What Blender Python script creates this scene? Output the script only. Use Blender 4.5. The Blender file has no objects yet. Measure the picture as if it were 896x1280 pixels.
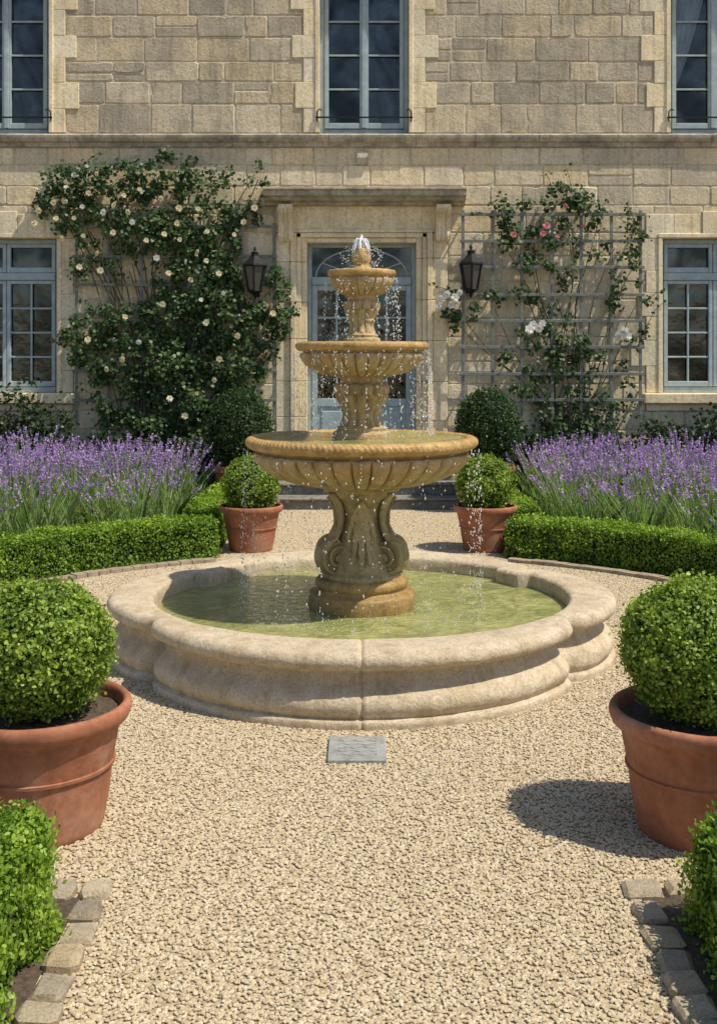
import bpy, math, random, bmesh
import numpy as np
from mathutils import Vector, noise as mnoise
random.seed(7); rng=np.random.default_rng(7)
S=bpy.context.scene; C=S.collection
S.view_settings.view_transform='Standard'
try: S.view_settings.look='None'
except: pass
S.view_settings.exposure=0

# ------------------------------------------------------------ helpers
def link(o,parent=None):
    C.objects.link(o)
    if parent is not None: o.parent=parent
    return o
def root(name,loc,label,cat,group=None):
    o=bpy.data.objects.new(name,None); o.location=loc; o.empty_display_size=.1
    o["label"]=label; o["category"]=cat
    if group:o["group"]=group
    return link(o)
def mkmesh(name,verts,faces,mats,parent=None,smooth=False,ang=35,loc=None,matidx=None):
    me=bpy.data.meshes.new(name)
    me.from_pydata([tuple(v) for v in verts],[],[tuple(f) for f in faces])
    if not isinstance(mats,(list,tuple)): mats=[mats]
    for m in mats: me.materials.append(m)
    if matidx is not None: me.polygons.foreach_set('material_index',matidx)
    if smooth:
        me.polygons.foreach_set('use_smooth',[True]*len(me.polygons))
        me.set_sharp_from_angle(angle=math.radians(ang))
    me.update()
    o=bpy.data.objects.new(name,me)
    if loc is not None:o.location=loc
    return link(o,parent)
class MB:
    def __init__(s): s.v=[];s.f=[];s.m=[];s.a=[]
    def add(s,v,f,m=0,a=0.5):
        n=len(s.v); s.v+=list(v); s.f+=[tuple(i+n for i in q) for q in f]; s.m+=[m]*len(f); s.a+=[a]*len(f)
    def box(s,x0,x1,y0,y1,z0,z1,m=0,b=0,a=.5):
        if b<=0:
            v=[(x0,y0,z0),(x1,y0,z0),(x1,y1,z0),(x0,y1,z0),(x0,y0,z1),(x1,y0,z1),(x1,y1,z1),(x0,y1,z1)]
            f=[(0,3,2,1),(4,5,6,7),(0,1,5,4),(1,2,6,5),(2,3,7,6),(3,0,4,7)]
            s.add(v,f,m,a); return
        v=[];idx={}
        X=(x0,x1);Y=(y0,y1);Z=(z0,z1)
        for i in(0,1):
            for j in(0,1):
                for k in(0,1):
                    sx=b if i==0 else -b; sy=b if j==0 else -b; sz=b if k==0 else -b
                    idx[(i,j,k,'x')]=len(v); v.append((X[i],Y[j]+sy,Z[k]+sz))
                    idx[(i,j,k,'y')]=len(v); v.append((X[i]+sx,Y[j],Z[k]+sz))
                    idx[(i,j,k,'z')]=len(v); v.append((X[i]+sx,Y[j]+sy,Z[k]))
        f=[]
        def q(l): f.append(tuple(idx[t] for t in l))
        for i in(0,1):
            o=[(i,0,0,'x'),(i,1,0,'x'),(i,1,1,'x'),(i,0,1,'x')]; q(o if i==1 else o[::-1])
            o=[(0,i,0,'y'),(1,i,0,'y'),(1,i,1,'y'),(0,i,1,'y')]; q(o if i==0 else o[::-1])
            o=[(0,0,i,'z'),(1,0,i,'z'),(1,1,i,'z'),(0,1,i,'z')]; q(o if i==1 else o[::-1])
        for i in(0,1):
            for j in(0,1):
                q([(i,j,0,'x'),(i,j,1,'x'),(i,j,1,'y'),(i,j,0,'y')])
                q([(i,0,j,'x'),(i,1,j,'x'),(i,1,j,'z'),(i,0,j,'z')])
                q([(0,i,j,'y'),(1,i,j,'y'),(1,i,j,'z'),(0,i,j,'z')])
                for k in(0,1): q([(i,j,k,'x'),(i,j,k,'y'),(i,j,k,'z')])
        s.add(v,f,m,a)
    def prism(s,prof,x0,x1,m=0,a=.5):
        n=len(prof)
        v=[(x0,y,z) for y,z in prof]+[(x1,y,z) for y,z in prof]
        f=[(i,(i+1)%n,n+(i+1)%n,n+i) for i in range(n)]+[tuple(range(n))[::-1],tuple(range(n,2*n))]
        s.add(v,f,m,a)
    def tube(s,pts,rad,n=6,m=0,a=.5):
        pts=[Vector(p) for p in pts]; L=len(pts); v=[]
        for i,p in enumerate(pts):
            t=(pts[min(i+1,L-1)]-pts[max(i-1,0)]).normalized()
            u=t.cross(Vector((0,1,0.01))); 
            if u.length<.1:u=t.cross(Vector((1,0,0)))
            u.normalize(); w=t.cross(u)
            r=rad[i] if hasattr(rad,'__len__') else rad
            for k in range(n):
                an=2*math.pi*k/n; v.append(tuple(p+u*(r*math.cos(an))+w*(r*math.sin(an))))
        f=[]
        for i in range(L-1):
            for k in range(n):
                f.append((i*n+k,i*n+(k+1)%n,(i+1)*n+(k+1)%n,(i+1)*n+k))
        f.append(tuple(range(n))[::-1]); f.append(tuple(range((L-1)*n,L*n)))
        s.add(v,f,m,a)
    def obj(s,name,mats,parent=None,smooth=False,ang=35,fix=True):
        o=mkmesh(name,s.v,s.f,mats,parent,False,ang,None,s.m)
        me=o.data
        if fix:
            bm=bmesh.new(); bm.from_mesh(me); bmesh.ops.recalc_face_normals(bm,faces=bm.faces); bm.to_mesh(me); bm.free()
        at=me.attributes.new('shade','FLOAT','FACE'); at.data.foreach_set('value',s.a)
        if smooth:
            me.polygons.foreach_set('use_smooth',[True]*len(me.polygons)); me.set_sharp_from_angle(angle=math.radians(ang))
        return o

def lathe(name,prof,nseg,mat,parent,disp=None,close_top=False,close_bot=False,ang=50):
    P=np.array(prof,float); n=len(P)
    T=np.gradient(P,axis=0); T/= (np.linalg.norm(T,axis=1)[:,None]+1e-9)
    N=np.stack([T[:,1],-T[:,0]],1)
    v=[]
    for i in range(n):
        for k in range(nseg):
            th=2*math.pi*k/nseg
            r,z=P[i]
            if disp:
                d=disp(th,i,r,z); r+=N[i,0]*d; z+=N[i,1]*d
            v.append((r*math.sin(th),-r*math.cos(th),z))
    f=[]
    for i in range(n-1):
        for k in range(nseg):
            k2=(k+1)%nseg
            f.append((i*nseg+k,i*nseg+k2,(i+1)*nseg+k2,(i+1)*nseg+k))
    if close_top: f.append(tuple((n-1)*nseg+k for k in range(nseg)))
    if close_bot: f.append(tuple(k for k in range(nseg))[::-1])
    return mkmesh(name,v,f,mat,parent,True,ang)

def dens(prof,k=3):
    P=[np.array(p,float) for p in prof]; out=[]
    for i in range(len(P)-1):
        a=P[max(i-1,0)];b=P[i];c=P[i+1];d=P[min(i+2,len(P)-1)]
        for j in range(k):
            t=j/k
            out.append(.5*((2*b)+(-a+c)*t+(2*a-5*b+4*c-d)*t*t+(-a+3*b-3*c+d)*t**3))
    out.append(P[-1]); return [tuple(p) for p in out]

# ------------------------------------------------------------ materials
def newmat(name):
    m=bpy.data.materials.new(name); m.use_nodes=True; nt=m.node_tree
    b=nt.nodes['Principled BSDF']; return m,nt,b
def noise_n(nt,vec,scale,detail=6,rough=.6,dist=0):
    n=nt.nodes.new('ShaderNodeTexNoise'); n.inputs['Scale'].default_value=scale; n.inputs['Detail'].default_value=detail
    n.inputs['Roughness'].default_value=rough; n.inputs['Distortion'].default_value=dist
    nt.links.new(vec,n.inputs['Vector']); return n.outputs['Fac']
def ramp(nt,fac,stops):
    r=nt.nodes.new('ShaderNodeValToRGB'); e=r.color_ramp.elements
    e[0].position=stops[0][0]; e[0].color=(*stops[0][1],1)
    e[1].position=stops[-1][0]; e[1].color=(*stops[-1][1],1)
    for p,c in stops[1:-1]:
        x=e.new(p); x.color=(*c,1)
    nt.links.new(fac,r.inputs['Fac']); return r.outputs['Color']
def mix(nt,fac,a,b,mode='MIX'):
    n=nt.nodes.new('ShaderNodeMix'); n.data_type='RGBA'; n.blend_type=mode
    for s,val in((n.inputs[0],fac),(n.inputs[6],a),(n.inputs[7],b)):
        if isinstance(val,bpy.types.NodeSocket): nt.links.new(val,s)
        elif isinstance(val,(int,float)): s.default_value=val
        else: s.default_value=(*val,1)
    return n.outputs[2]
def mathn(nt,op,a,b=0.):
    n=nt.nodes.new('ShaderNodeMath'); n.operation=op
    for s,val in((n.inputs[0],a),(n.inputs[1],b)):
        if isinstance(val,bpy.types.NodeSocket): nt.links.new(val,s)
        else: s.default_value=val
    return n.outputs[0]
def bump(nt,b,h,strength,dist=.01,prev=None):
    n=nt.nodes.new('ShaderNodeBump'); n.inputs['Strength'].default_value=strength; n.inputs['Distance'].default_value=dist
    nt.links.new(h,n.inputs['Height'])
    if prev is not None: nt.links.new(prev,n.inputs['Normal'])
    nt.links.new(n.outputs['Normal'],b.inputs['Normal']); return n.outputs['Normal']
def objvec(nt): return nt.nodes.new('ShaderNodeTexCoord').outputs['Object']
def attr(nt,name='shade'):
    a=nt.nodes.new('ShaderNodeAttribute'); a.attribute_name=name; return a.outputs['Fac']

def stone(name,light,mid,dark,stain,stain_amt=.5,sc=6,pit=90,bs=.5,rough=.85,use_attr=False,streak=.5,pitdark=.35):
    m,nt,b=newmat(name); v=objvec(nt)
    n1=noise_n(nt,v,sc,9,.7,.2); n2=noise_n(nt,v,sc*7,6,.7); n3=noise_n(nt,v,sc*.35,7,.65)
    col=ramp(nt,n1,[(.28,dark),(.48,mid),(.72,light)])
    if use_attr:
        at=attr(nt); c2=ramp(nt,at,[(0,(mid[0]*.5,mid[1]*.52,mid[2]*.56)),(.18,(mid[0]*.78,mid[1]*.79,mid[2]*.82)),(.42,mid),(.7,(mid[0]*1.1,mid[1]*1.0,mid[2]*.82)),(1,light)])
        col=mix(nt,.62,col,c2)
    f=ramp(nt,n2,[(.3,(.66,.64,.60)),(.52,(1,1,1)),(.75,(1.16,1.16,1.14))]); col=mix(nt,1,col,f,'MULTIPLY')
    sm=ramp(nt,n3,[(.46,(0,0,0)),(.66,(1,1,1))])
    sv=mathn(nt,'MULTIPLY',sm,stain_amt); col=mix(nt,sv,col,stain)
    mp=nt.nodes.new('ShaderNodeMapping'); mp.inputs['Scale'].default_value=(9,9,.9); nt.links.new(v,mp.inputs['Vector'])
    st=noise_n(nt,mp.outputs[0],1.6,5,.6); sr=ramp(nt,st,[(.33,(.62,.58,.50)),(.5,(1,1,1))]); col=mix(nt,streak,col,sr,'MULTIPLY')
    vo=nt.nodes.new('ShaderNodeTexVoronoi'); vo.inputs['Scale'].default_value=pit; nt.links.new(v,vo.inputs['Vector'])
    pr=ramp(nt,vo.outputs['Distance'],[(.06,(0,0,0)),(.26,(1,1,1))])
    pm=ramp(nt,noise_n(nt,v,sc*2.3,4,.6),[(.42,(0,0,0)),(.62,(1,1,1))])
    prm=mix(nt,pm,(1,1,1),pr)
    pc=mix(nt,pitdark,(1,1,1),prm); col=mix(nt,1,col,pc,'MULTIPLY')
    nt.links.new(col,b.inputs['Base Color']); b.inputs['Roughness'].default_value=rough
    b.inputs['Specular IOR Level'].default_value=.3
    p=bump(nt,b,prm,bs*.7,.006); p=bump(nt,b,n2,bs,.006,p); bump(nt,b,n1,bs,.012,p)
    return m

M_wall=stone('ashlar_limestone',(.86,.76,.56),(.72,.61,.42),(.50,.42,.285),(.40,.355,.275),.6,4.,70,1.2,.9,True,.55,.45)
M_wallup=stone('weathered_limestone',(.72,.635,.48),(.57,.49,.355),(.36,.31,.225),(.27,.245,.20),.75,4.5,55,1.6,.95,True,.65,.6)
M_mortar=stone('lime_mortar',(.70,.62,.48),(.60,.525,.39),(.42,.365,.265),(.32,.28,.215),.5,8,120,.9)
M_trim=stone('dressed_limestone',(.90,.80,.60),(.79,.69,.49),(.60,.51,.35),(.44,.385,.28),.5,5,80,.7,.85,True)
M_ledge=stone('lichened_ledge',(.60,.54,.43),(.44,.39,.30),(.2,.18,.14),(.12,.11,.095),.7,7,70,.9)
M_pool=stone('pool_limestone',(.67,.57,.42),(.58,.48,.34),(.45,.36,.24),(.45,.33,.19),.5,11,95,.9,.85,False,.5,.45)
M_fount=stone('aged_fountain_stone',(.60,.48,.29),(.48,.365,.20),(.32,.235,.12),(.46,.27,.085),.65,11,110,1.,.6,False,.7)
M_fountrim=stone('ochre_wet_rim',(.62,.42,.19),(.50,.32,.115),(.33,.205,.07),(.24,.16,.07),.5,11,110,.8,.35,False,.5)
M_ped=stone('mossy_pedestal_stone',(.56,.45,.25),(.44,.34,.17),(.26,.2,.095),(.24,.185,.075),.45,11,100,1.,.5,False,.6)
M_plinth=stone('wet_ochre_plinth',(.48,.32,.12),(.35,.22,.08),(.2,.125,.045),(.13,.1,.045),.5,10,100,.7,.35)
M_step=stone('grey_step_stone',(.32,.31,.27),(.25,.24,.205),(.15,.145,.125),(.1,.095,.08),.5,8,90,.6)
M_cobble=stone('cobble_stone',(.60,.51,.37),(.44,.37,.265),(.25,.21,.16),(.36,.25,.14),.35,16,90,.9,.85,True)
M_slate=stone('drain_slate',(.40,.40,.375),(.33,.335,.315),(.25,.25,.235),(.22,.22,.2),.4,14,150,.4,.6)
M_edge=stone('edging_brick',(.46,.38,.28),(.37,.29,.205),(.24,.18,.13),(.2,.16,.12),.4,20,100,.6)
M_roof=stone('roof_slate',(.12,.125,.14),(.09,.095,.105),(.06,.06,.07),(.06,.06,.05),.3,5,50,.5)

def simple(name,col,rough=.6,var=.2,sc=20,metal=0,bs=.15,spec=.4):
    m,nt,b=newmat(name); v=objvec(nt); n=noise_n(nt,v,sc,6,.6)
    c=ramp(nt,n,[(.3,tuple(x*(1-var) for x in col)),(.7,tuple(min(1,x*(1+var)) for x in col))])
    nt.links.new(c,b.inputs['Base Color']); b.inputs['Roughness'].default_value=rough; b.inputs['Metallic'].default_value=metal
    b.inputs['Specular IOR Level'].default_value=spec
    bump(nt,b,n,bs,.004); return m
M_blue=simple('blue_grey_paint',(.33,.405,.43),.55,.18,9)
M_iron=simple('black_iron',(.012,.012,.012),.6,.3,30,0,.15,.25)
M_trellis=simple('weathered_green_wood',(.17,.18,.155),.85,.4,25)
M_bark=simple('rose_bark',(.085,.075,.045),.85,.35,40)
M_soil=simple('dark_soil',(.085,.06,.04),.95,.5,60,bs=1.0)
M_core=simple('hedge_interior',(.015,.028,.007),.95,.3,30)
M_curtain=simple('linen_curtain',(.85,.85,.88),.9,.05,10)
M_room=simple('dark_room',(.016,.016,.016),.9,.2,3)
def terracotta():
    m,nt,b=newmat('terracotta'); v=objvec(nt)
    n=noise_n(nt,v,6,7,.65,.4); n2=noise_n(nt,v,35,5,.6); n3=noise_n(nt,v,3.2,7,.7)
    c=ramp(nt,n,[(.25,(.24,.09,.045)),(.5,(.37,.145,.075)),(.75,(.46,.205,.115))])
    w=ramp(nt,n3,[(.52,(0,0,0)),(.72,(.55,.55,.55))]); c=mix(nt,w,c,(.46,.33,.25))
    c=mix(nt,.6,c,ramp(nt,n2,[(.3,(.6,.6,.6)),(.6,(1,1,1))]),'MULTIPLY')
    nt.links.new(c,b.inputs['Base Color']); b.inputs['Roughness'].default_value=.75
    b.inputs['Specular IOR Level'].default_value=.3
    bump(nt,b,n2,.35,.004); return m
M_terra=terracotta()
def leafmat(name,dark,mid,light,rough=.45,trans=.3):
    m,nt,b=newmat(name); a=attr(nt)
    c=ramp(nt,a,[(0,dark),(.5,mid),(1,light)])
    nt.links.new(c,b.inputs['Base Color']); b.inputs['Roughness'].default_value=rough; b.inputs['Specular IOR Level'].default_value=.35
    t=nt.nodes.new('ShaderNodeBsdfTranslucent'); c2=mix(nt,1,c,(1.1,1.25,.5) if 'flower' not in name and 'petal' not in name else (1,1,1),'MULTIPLY'); nt.links.new(c2,t.inputs['Color'])
    ms=nt.nodes.new('ShaderNodeMixShader'); ms.inputs[0].default_value=trans
    nt.links.new(b.outputs[0],ms.inputs[1]); nt.links.new(t.outputs[0],ms.inputs[2])
    nt.links.new(ms.outputs[0],nt.nodes['Material Output'].inputs['Surface']); return m
M_box=leafmat('boxwood_leaf',(.05,.09,.015),(.19,.29,.035),(.42,.52,.09),.5,.35)
M_boxdark=leafmat('dark_topiary_leaf',(.015,.035,.012),(.035,.075,.02),(.08,.13,.04))
M_hedge=leafmat('hedge_leaf',(.05,.10,.014),(.18,.30,.03),(.38,.50,.07),.5,.35)
M_rose=leafmat('rose_leaf',(.02,.045,.014),(.048,.095,.028),(.125,.18,.055),.45,.25)
M_shrub=leafmat('wall_shrub_leaf',(.015,.03,.012),(.032,.06,.024),(.07,.11,.045))
M_lavst=leafmat('lavender_stem',(.10,.17,.05),(.23,.33,.11),(.38,.49,.19),.6,.4)
M_lavfl=leafmat('lavender_flower',(.26,.14,.42),(.48,.30,.64),(.74,.56,.84),.7,.4)
M_cream=leafmat('cream_petal',(.6,.5,.28),(.78,.68,.40),(.88,.8,.55),.6,.3)
M_white=leafmat('white_petal',(.7,.66,.55),(.8,.78,.7),(.85,.85,.8),.6,.3)
M_pink=leafmat('pink_petal',(.5,.12,.15),(.62,.18,.22),(.75,.35,.35),.6,.3)

def glassmat():
    m,nt,b=newmat('window_glass'); v=objvec(nt)
    tr=nt.nodes.new('ShaderNodeBsdfTransparent'); tr.inputs[0].default_value=(.5,.54,.55,1)
    gl=nt.nodes.new('ShaderNodeBsdfGlossy'); gl.inputs['Roughness'].default_value=.03; gl.inputs['Color'].default_value=(.85,.85,.82,1)
    fr=nt.nodes.new('ShaderNodeFresnel'); fr.inputs[0].default_value=1.5
    n=noise_n(nt,v,.9,4,.6,.8); pat=ramp(nt,n,[(.42,(.0,.0,.0)),(.56,(.085,.085,.085))])
    ff=mathn(nt,'ADD',fr.outputs[0],pat)
    ms=nt.nodes.new('ShaderNodeMixShader'); nt.links.new(ff,ms.inputs[0]); nt.links.new(tr.outputs[0],ms.inputs[1]); nt.links.new(gl.outputs[0],ms.inputs[2])
    bp=nt.nodes.new('ShaderNodeBump'); bp.inputs['Strength'].default_value=.5; bp.inputs['Distance'].default_value=.03
    nt.links.new(noise_n(nt,v,3.,3,.5),bp.inputs['Height']); nt.links.new(bp.outputs[0],gl.inputs['Normal'])
    nt.links.new(ms.outputs[0],nt.nodes['Material Output'].inputs['Surface']); return m
M_glass=glassmat()
def lampglass():
    m,nt,b=newmat('lantern_glass'); b.inputs['Base Color'].default_value=(.05,.055,.055,1); b.inputs['Roughness'].default_value=.15; return m
M_lglass=lampglass()
def watermat():
    m,nt,b=newmat('green_pool_water'); v=objvec(nt)
    n=noise_n(nt,v,4.,8,.7,1.6)
    c=ramp(nt,n,[(.3,(.17,.19,.06)),(.5,(.30,.31,.105)),(.70,(.48,.46,.19))])
    nt.links.new(c,b.inputs['Base Color']); b.inputs['Roughness'].default_value=.03; b.inputs['IOR'].default_value=1.45
    b.inputs['Subsurface Weight'].default_value=.7; b.inputs['Subsurface Radius'].default_value=(.25,.28,.12); b.inputs['Subsurface Scale'].default_value=.6
    w=nt.nodes.new('ShaderNodeTexWave'); w.wave_type='RINGS'; w.rings_direction='SPHERICAL'; w.inputs['Scale'].default_value=4.5; w.inputs['Distortion'].default_value=8
    w.inputs['Detail'].default_value=3; w.inputs['Detail Scale'].default_value=2
    nt.links.new(v,w.inputs['Vector'])
    p=bump(nt,b,w.outputs['Fac'],.18,.014); p=bump(nt,b,noise_n(nt,v,8,4,.6,1.5),1.,.03,p); bump(nt,b,noise_n(nt,v,32,3,.6),.9,.009,p)
    return m
M_water=watermat()
def dropmat():
    m,nt,b=newmat('water_droplet'); b.inputs['Base Color'].default_value=(.97,.98,1,1); b.inputs['Roughness'].default_value=.05
    b.inputs['Transmission Weight'].default_value=.4; b.inputs['IOR'].default_value=1.33; return m
M_drop=dropmat()
def gravelmat(inst):
    m,nt,b=newmat('pebble' if inst else 'gravel_bed')
    v=objvec(nt)
    if inst:
        oi=nt.nodes.new('ShaderNodeObjectInfo'); r=oi.outputs['Random']
        c=ramp(nt,r,[(0,(.36,.28,.175)),(.15,(.43,.345,.22)),(.45,(.51,.41,.265)),(.75,(.57,.47,.315)),(.93,(.62,.54,.395)),(1,(.41,.355,.275))])
        c=mix(nt,.35,c,ramp(nt,noise_n(nt,v,1.2,4,.6),[(.3,(.75,.73,.7)),(.6,(1.05,1.05,1.05))]),'MULTIPLY')
    else:
        vo=nt.nodes.new('ShaderNodeTexVoronoi'); vo.inputs['Scale'].default_value=70; nt.links.new(v,vo.inputs['Vector'])
        sp=nt.nodes.new('ShaderNodeSeparateColor'); nt.links.new(vo.outputs['Color'],sp.inputs[0])
        c=ramp(nt,sp.outputs[0],[(0,(.42,.335,.215)),(.5,(.51,.41,.27)),(1,(.58,.48,.33))])
        d=ramp(nt,vo.outputs['Distance'],[(.3,(1,1,1)),(.7,(.7,.66,.6))]); c=mix(nt,1,c,d,'MULTIPLY')
        inv=mathn(nt,'SUBTRACT',1,vo.outputs['Distance']); bump(nt,b,inv,.5,.008)
    nt.links.new(c,b.inputs['Base Color']); b.inputs['Roughness'].default_value=.85; b.inputs['Specular IOR Level'].default_value=.25
    return m
M_peb=gravelmat(True); M_grav=gravelmat(False)

# ------------------------------------------------------------ leaf clouds
LEAF=np.array([(0,0,0),(.28,.30,.05),(.7,.28,.03),(1,0,-.06),(.7,-.28,.03),(.28,-.30,.05)])
def cloud(P,N,size,shade,upmix=.5,nrand=.7,aspect=1.0,shape=LEAF):
    n=len(P)
    N=N+rng.normal(0,nrand,(n,3)); N/=np.linalg.norm(N,axis=1)[:,None]+1e-9
    R=rng.normal(0,1,(n,3)); D=R-(R*N).sum(1)[:,None]*N; D/=np.linalg.norm(D,axis=1)[:,None]+1e-9
    D=D+upmix*np.array([0,0,1.]); D-= (D*N).sum(1)[:,None]*N*.8; D/=np.linalg.norm(D,axis=1)[:,None]+1e-9
    B=np.cross(N,D); B/=np.linalg.norm(B,axis=1)[:,None]+1e-9; N2=np.cross(D,B)
    s=(size*rng.uniform(.65,1.25,n))[:,None,None]
    V=P[:,None,:]+s*(shape[None,:,0:1]*D[:,None,:]+shape[None,:,1:2]*aspect*B[:,None,:]+shape[None,:,2:3]*N2[:,None,:])
    return V,shade
def cloudmesh(name,parts,mats,parent=None,extra=None):
    vs=[];ls=[];tot=[];mi=[];sh=[];off=0
    for V,shd,m in parts:
        n,k,_=V.shape; vs.append(V.reshape(-1,3)); ls.append(np.arange(n*k)+off); tot.append(np.full(n,k)); mi.append(np.full(n,m)); sh.append(shd); off+=n*k
    if extra:
        ev,ef,em=extra
        vs.append(np.array(ev,float)); ls.append(np.array([i for f in ef for i in f])+off); tot.append(np.array([len(f) for f in ef])); mi.append(np.full(len(ef),em)); sh.append(np.full(len(ef),.3)); off+=len(ev)
    vs=np.concatenate(vs); ls=np.concatenate(ls).astype(np.int32); tot=np.concatenate(tot).astype(np.int32)
    me=bpy.data.meshes.new(name); me.vertices.add(len(vs)); me.vertices.foreach_set('co',vs.ravel())
    me.loops.add(len(ls)); me.loops.foreach_set('vertex_index',ls)
    me.polygons.add(len(tot)); st=np.concatenate([[0],np.cumsum(tot)[:-1]]).astype(np.int32)
    me.polygons.foreach_set('loop_start',st); me.polygons.foreach_set('loop_total',tot)
    for m in mats: me.materials.append(m)
    me.polygons.foreach_set('material_index',np.concatenate(mi).astype(np.int32))
    a=me.attributes.new('shade','FLOAT','FACE'); a.data.foreach_set('value',np.clip(np.concatenate(sh),0,1))
    me.update(calc_edges=True); me.validate()
    o=bpy.data.objects.new(name,me); return link(o,parent)
def nz(P,s,seed=0.):
    return np.array([mnoise.noise(Vector((p[0]*s+seed,p[1]*s-seed,p[2]*s+seed*.7))) for p in P])
def uvsphere(r,c,n=16,sz=1.):
    v=[];f=[]
    for i in range(n+1):
        a=math.pi*i/n
        for k in range(2*n):
            t=math.pi*k/n; v.append((c[0]+r*math.sin(a)*math.cos(t),c[1]+r*math.sin(a)*math.sin(t),c[2]+sz*r*math.cos(a)))
    for i in range(n):
        for k in range(2*n):
            k2=(k+1)%(2*n); f.append((i*2*n+k,(i+1)*2*n+k,(i+1)*2*n+k2,i*2*n+k2))
    return v,f
def ball(name,r,c,nleaf,size,mat,parent,sz=1.,seed=0.,lump=.07):
    nt_=nleaf//9
    d=rng.normal(0,1,(nt_,3)); d/=np.linalg.norm(d,axis=1)[:,None]
    lum=nz(d,2.2,seed)*lump+nz(d,7,seed)*lump*.7+nz(d,15,seed)*lump*.6
    rad=r*(1+lum)*rng.uniform(.88,1.04,nt_)
    tp=d*rad[:,None]
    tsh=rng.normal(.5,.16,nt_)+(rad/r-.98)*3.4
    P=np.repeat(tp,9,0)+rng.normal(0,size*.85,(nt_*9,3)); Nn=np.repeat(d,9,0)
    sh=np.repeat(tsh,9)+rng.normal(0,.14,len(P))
    P=P*np.array([1,1,sz])+np.array(c)
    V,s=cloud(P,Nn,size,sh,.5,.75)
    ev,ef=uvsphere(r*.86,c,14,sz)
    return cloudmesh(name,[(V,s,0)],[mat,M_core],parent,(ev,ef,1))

# ------------------------------------------------------------ GROUND
g=mkmesh('ground',[(-60,-30,0),(60,-30,0),(60,90,0),(-60,90,0)],[(0,1,2,3)],M_grav); g['kind']='structure'; g['label']='pale limestone gravel courtyard ground'; g['category']='ground'
FX,FY=0.0,6.4
cells=[];cs=.1
def isgravel(x,y):
    if abs(x)>.86 and y<3.52: return False
    r=math.hypot(x-FX,y-FY)
    if r<1.12: return False
    if y>9.1: return abs(x)<1.22 and y<12.3
    if y>FY and r>3.06: return abs(x)<1.22
    if abs(x)> .36*y+.5: return False
    return True
y=2.35
while y<12.4:
    x=-3.2
    while x<3.2:
        if isgravel(x+cs/2,y+cs/2): cells.append((x,y))
        x+=cs
    y+=cs
gv=[];gf=[]
for x,y in cells:
    n=len(gv); gv+=[(x,y,.004),(x+cs,y,.004),(x+cs,y+cs,.004),(x,y+cs,.004)]; gf.append((n,n+1,n+2,n+3))
gr=mkmesh('gravel',gv,gf,M_peb); gr['kind']='stuff'; gr['label']='loose pale beige gravel covering the courtyard'; gr['category']='gravel'
ng=bpy.data.node_groups.new('scatter','GeometryNodeTree')
ng.interface.new_socket('Geometry',in_out='INPUT',socket_type='NodeSocketGeometry'); ng.interface.new_socket('Geometry',in_out='OUTPUT',socket_type='NodeSocketGeometry')
L=ng.links.new
gi=ng.nodes.new('NodeGroupInput'); go=ng.nodes.new('NodeGroupOutput')
dp=ng.nodes.new('GeometryNodeDistributePointsOnFaces'); dp.inputs['Density'].default_value=10500
L(gi.outputs[0],dp.inputs['Mesh'])
ico=ng.nodes.new('GeometryNodeMeshIcoSphere'); ico.inputs['Radius'].default_value=1; ico.inputs['Subdivisions'].default_value=2
sp=ng.nodes.new('GeometryNodeSetPosition'); L(ico.outputs[0],sp.inputs['Geometry'])
nn=ng.nodes.new('ShaderNodeTexNoise'); nn.inputs['Scale'].default_value=1.1
vm=ng.nodes.new('ShaderNodeVectorMath'); vm.operation='SUBTRACT'; vm.inputs[1].default_value=(.5,.5,.5); L(nn.outputs['Color'],vm.inputs[0])
vs_=ng.nodes.new('ShaderNodeVectorMath'); vs_.operation='SCALE'; vs_.inputs['Scale'].default_value=1.3; L(vm.outputs[0],vs_.inputs[0]); L(vs_.outputs[0],sp.inputs['Offset'])
smt=ng.nodes.new('GeometryNodeSetMaterial'); smt.inputs['Material'].default_value=M_peb; L(sp.outputs[0],smt.inputs[0])
iop=ng.nodes.new('GeometryNodeInstanceOnPoints'); L(dp.outputs['Points'],iop.inputs['Points']); L(smt.outputs[0],iop.inputs['Instance'])
rr=ng.nodes.new('FunctionNodeRandomValue'); rr.data_type='FLOAT_VECTOR'; rr.inputs[0].default_value=(-.35,-.35,0); rr.inputs[1].default_value=(.35,.35,6.28); L(rr.outputs[0],iop.inputs['Rotation'])
rs=ng.nodes.new('FunctionNodeRandomValue'); rs.data_type='FLOAT_VECTOR'; rs.inputs[0].default_value=(.0042,.0038,.0022); rs.inputs[1].default_value=(.0092,.008,.0046); rs.inputs['Seed'].default_value=3; L(rs.outputs[0],iop.inputs['Scale'])
L(iop.outputs[0],go.inputs[0])
md=gr.modifiers.new('scatter','NODES'); md.node_group=ng

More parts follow.
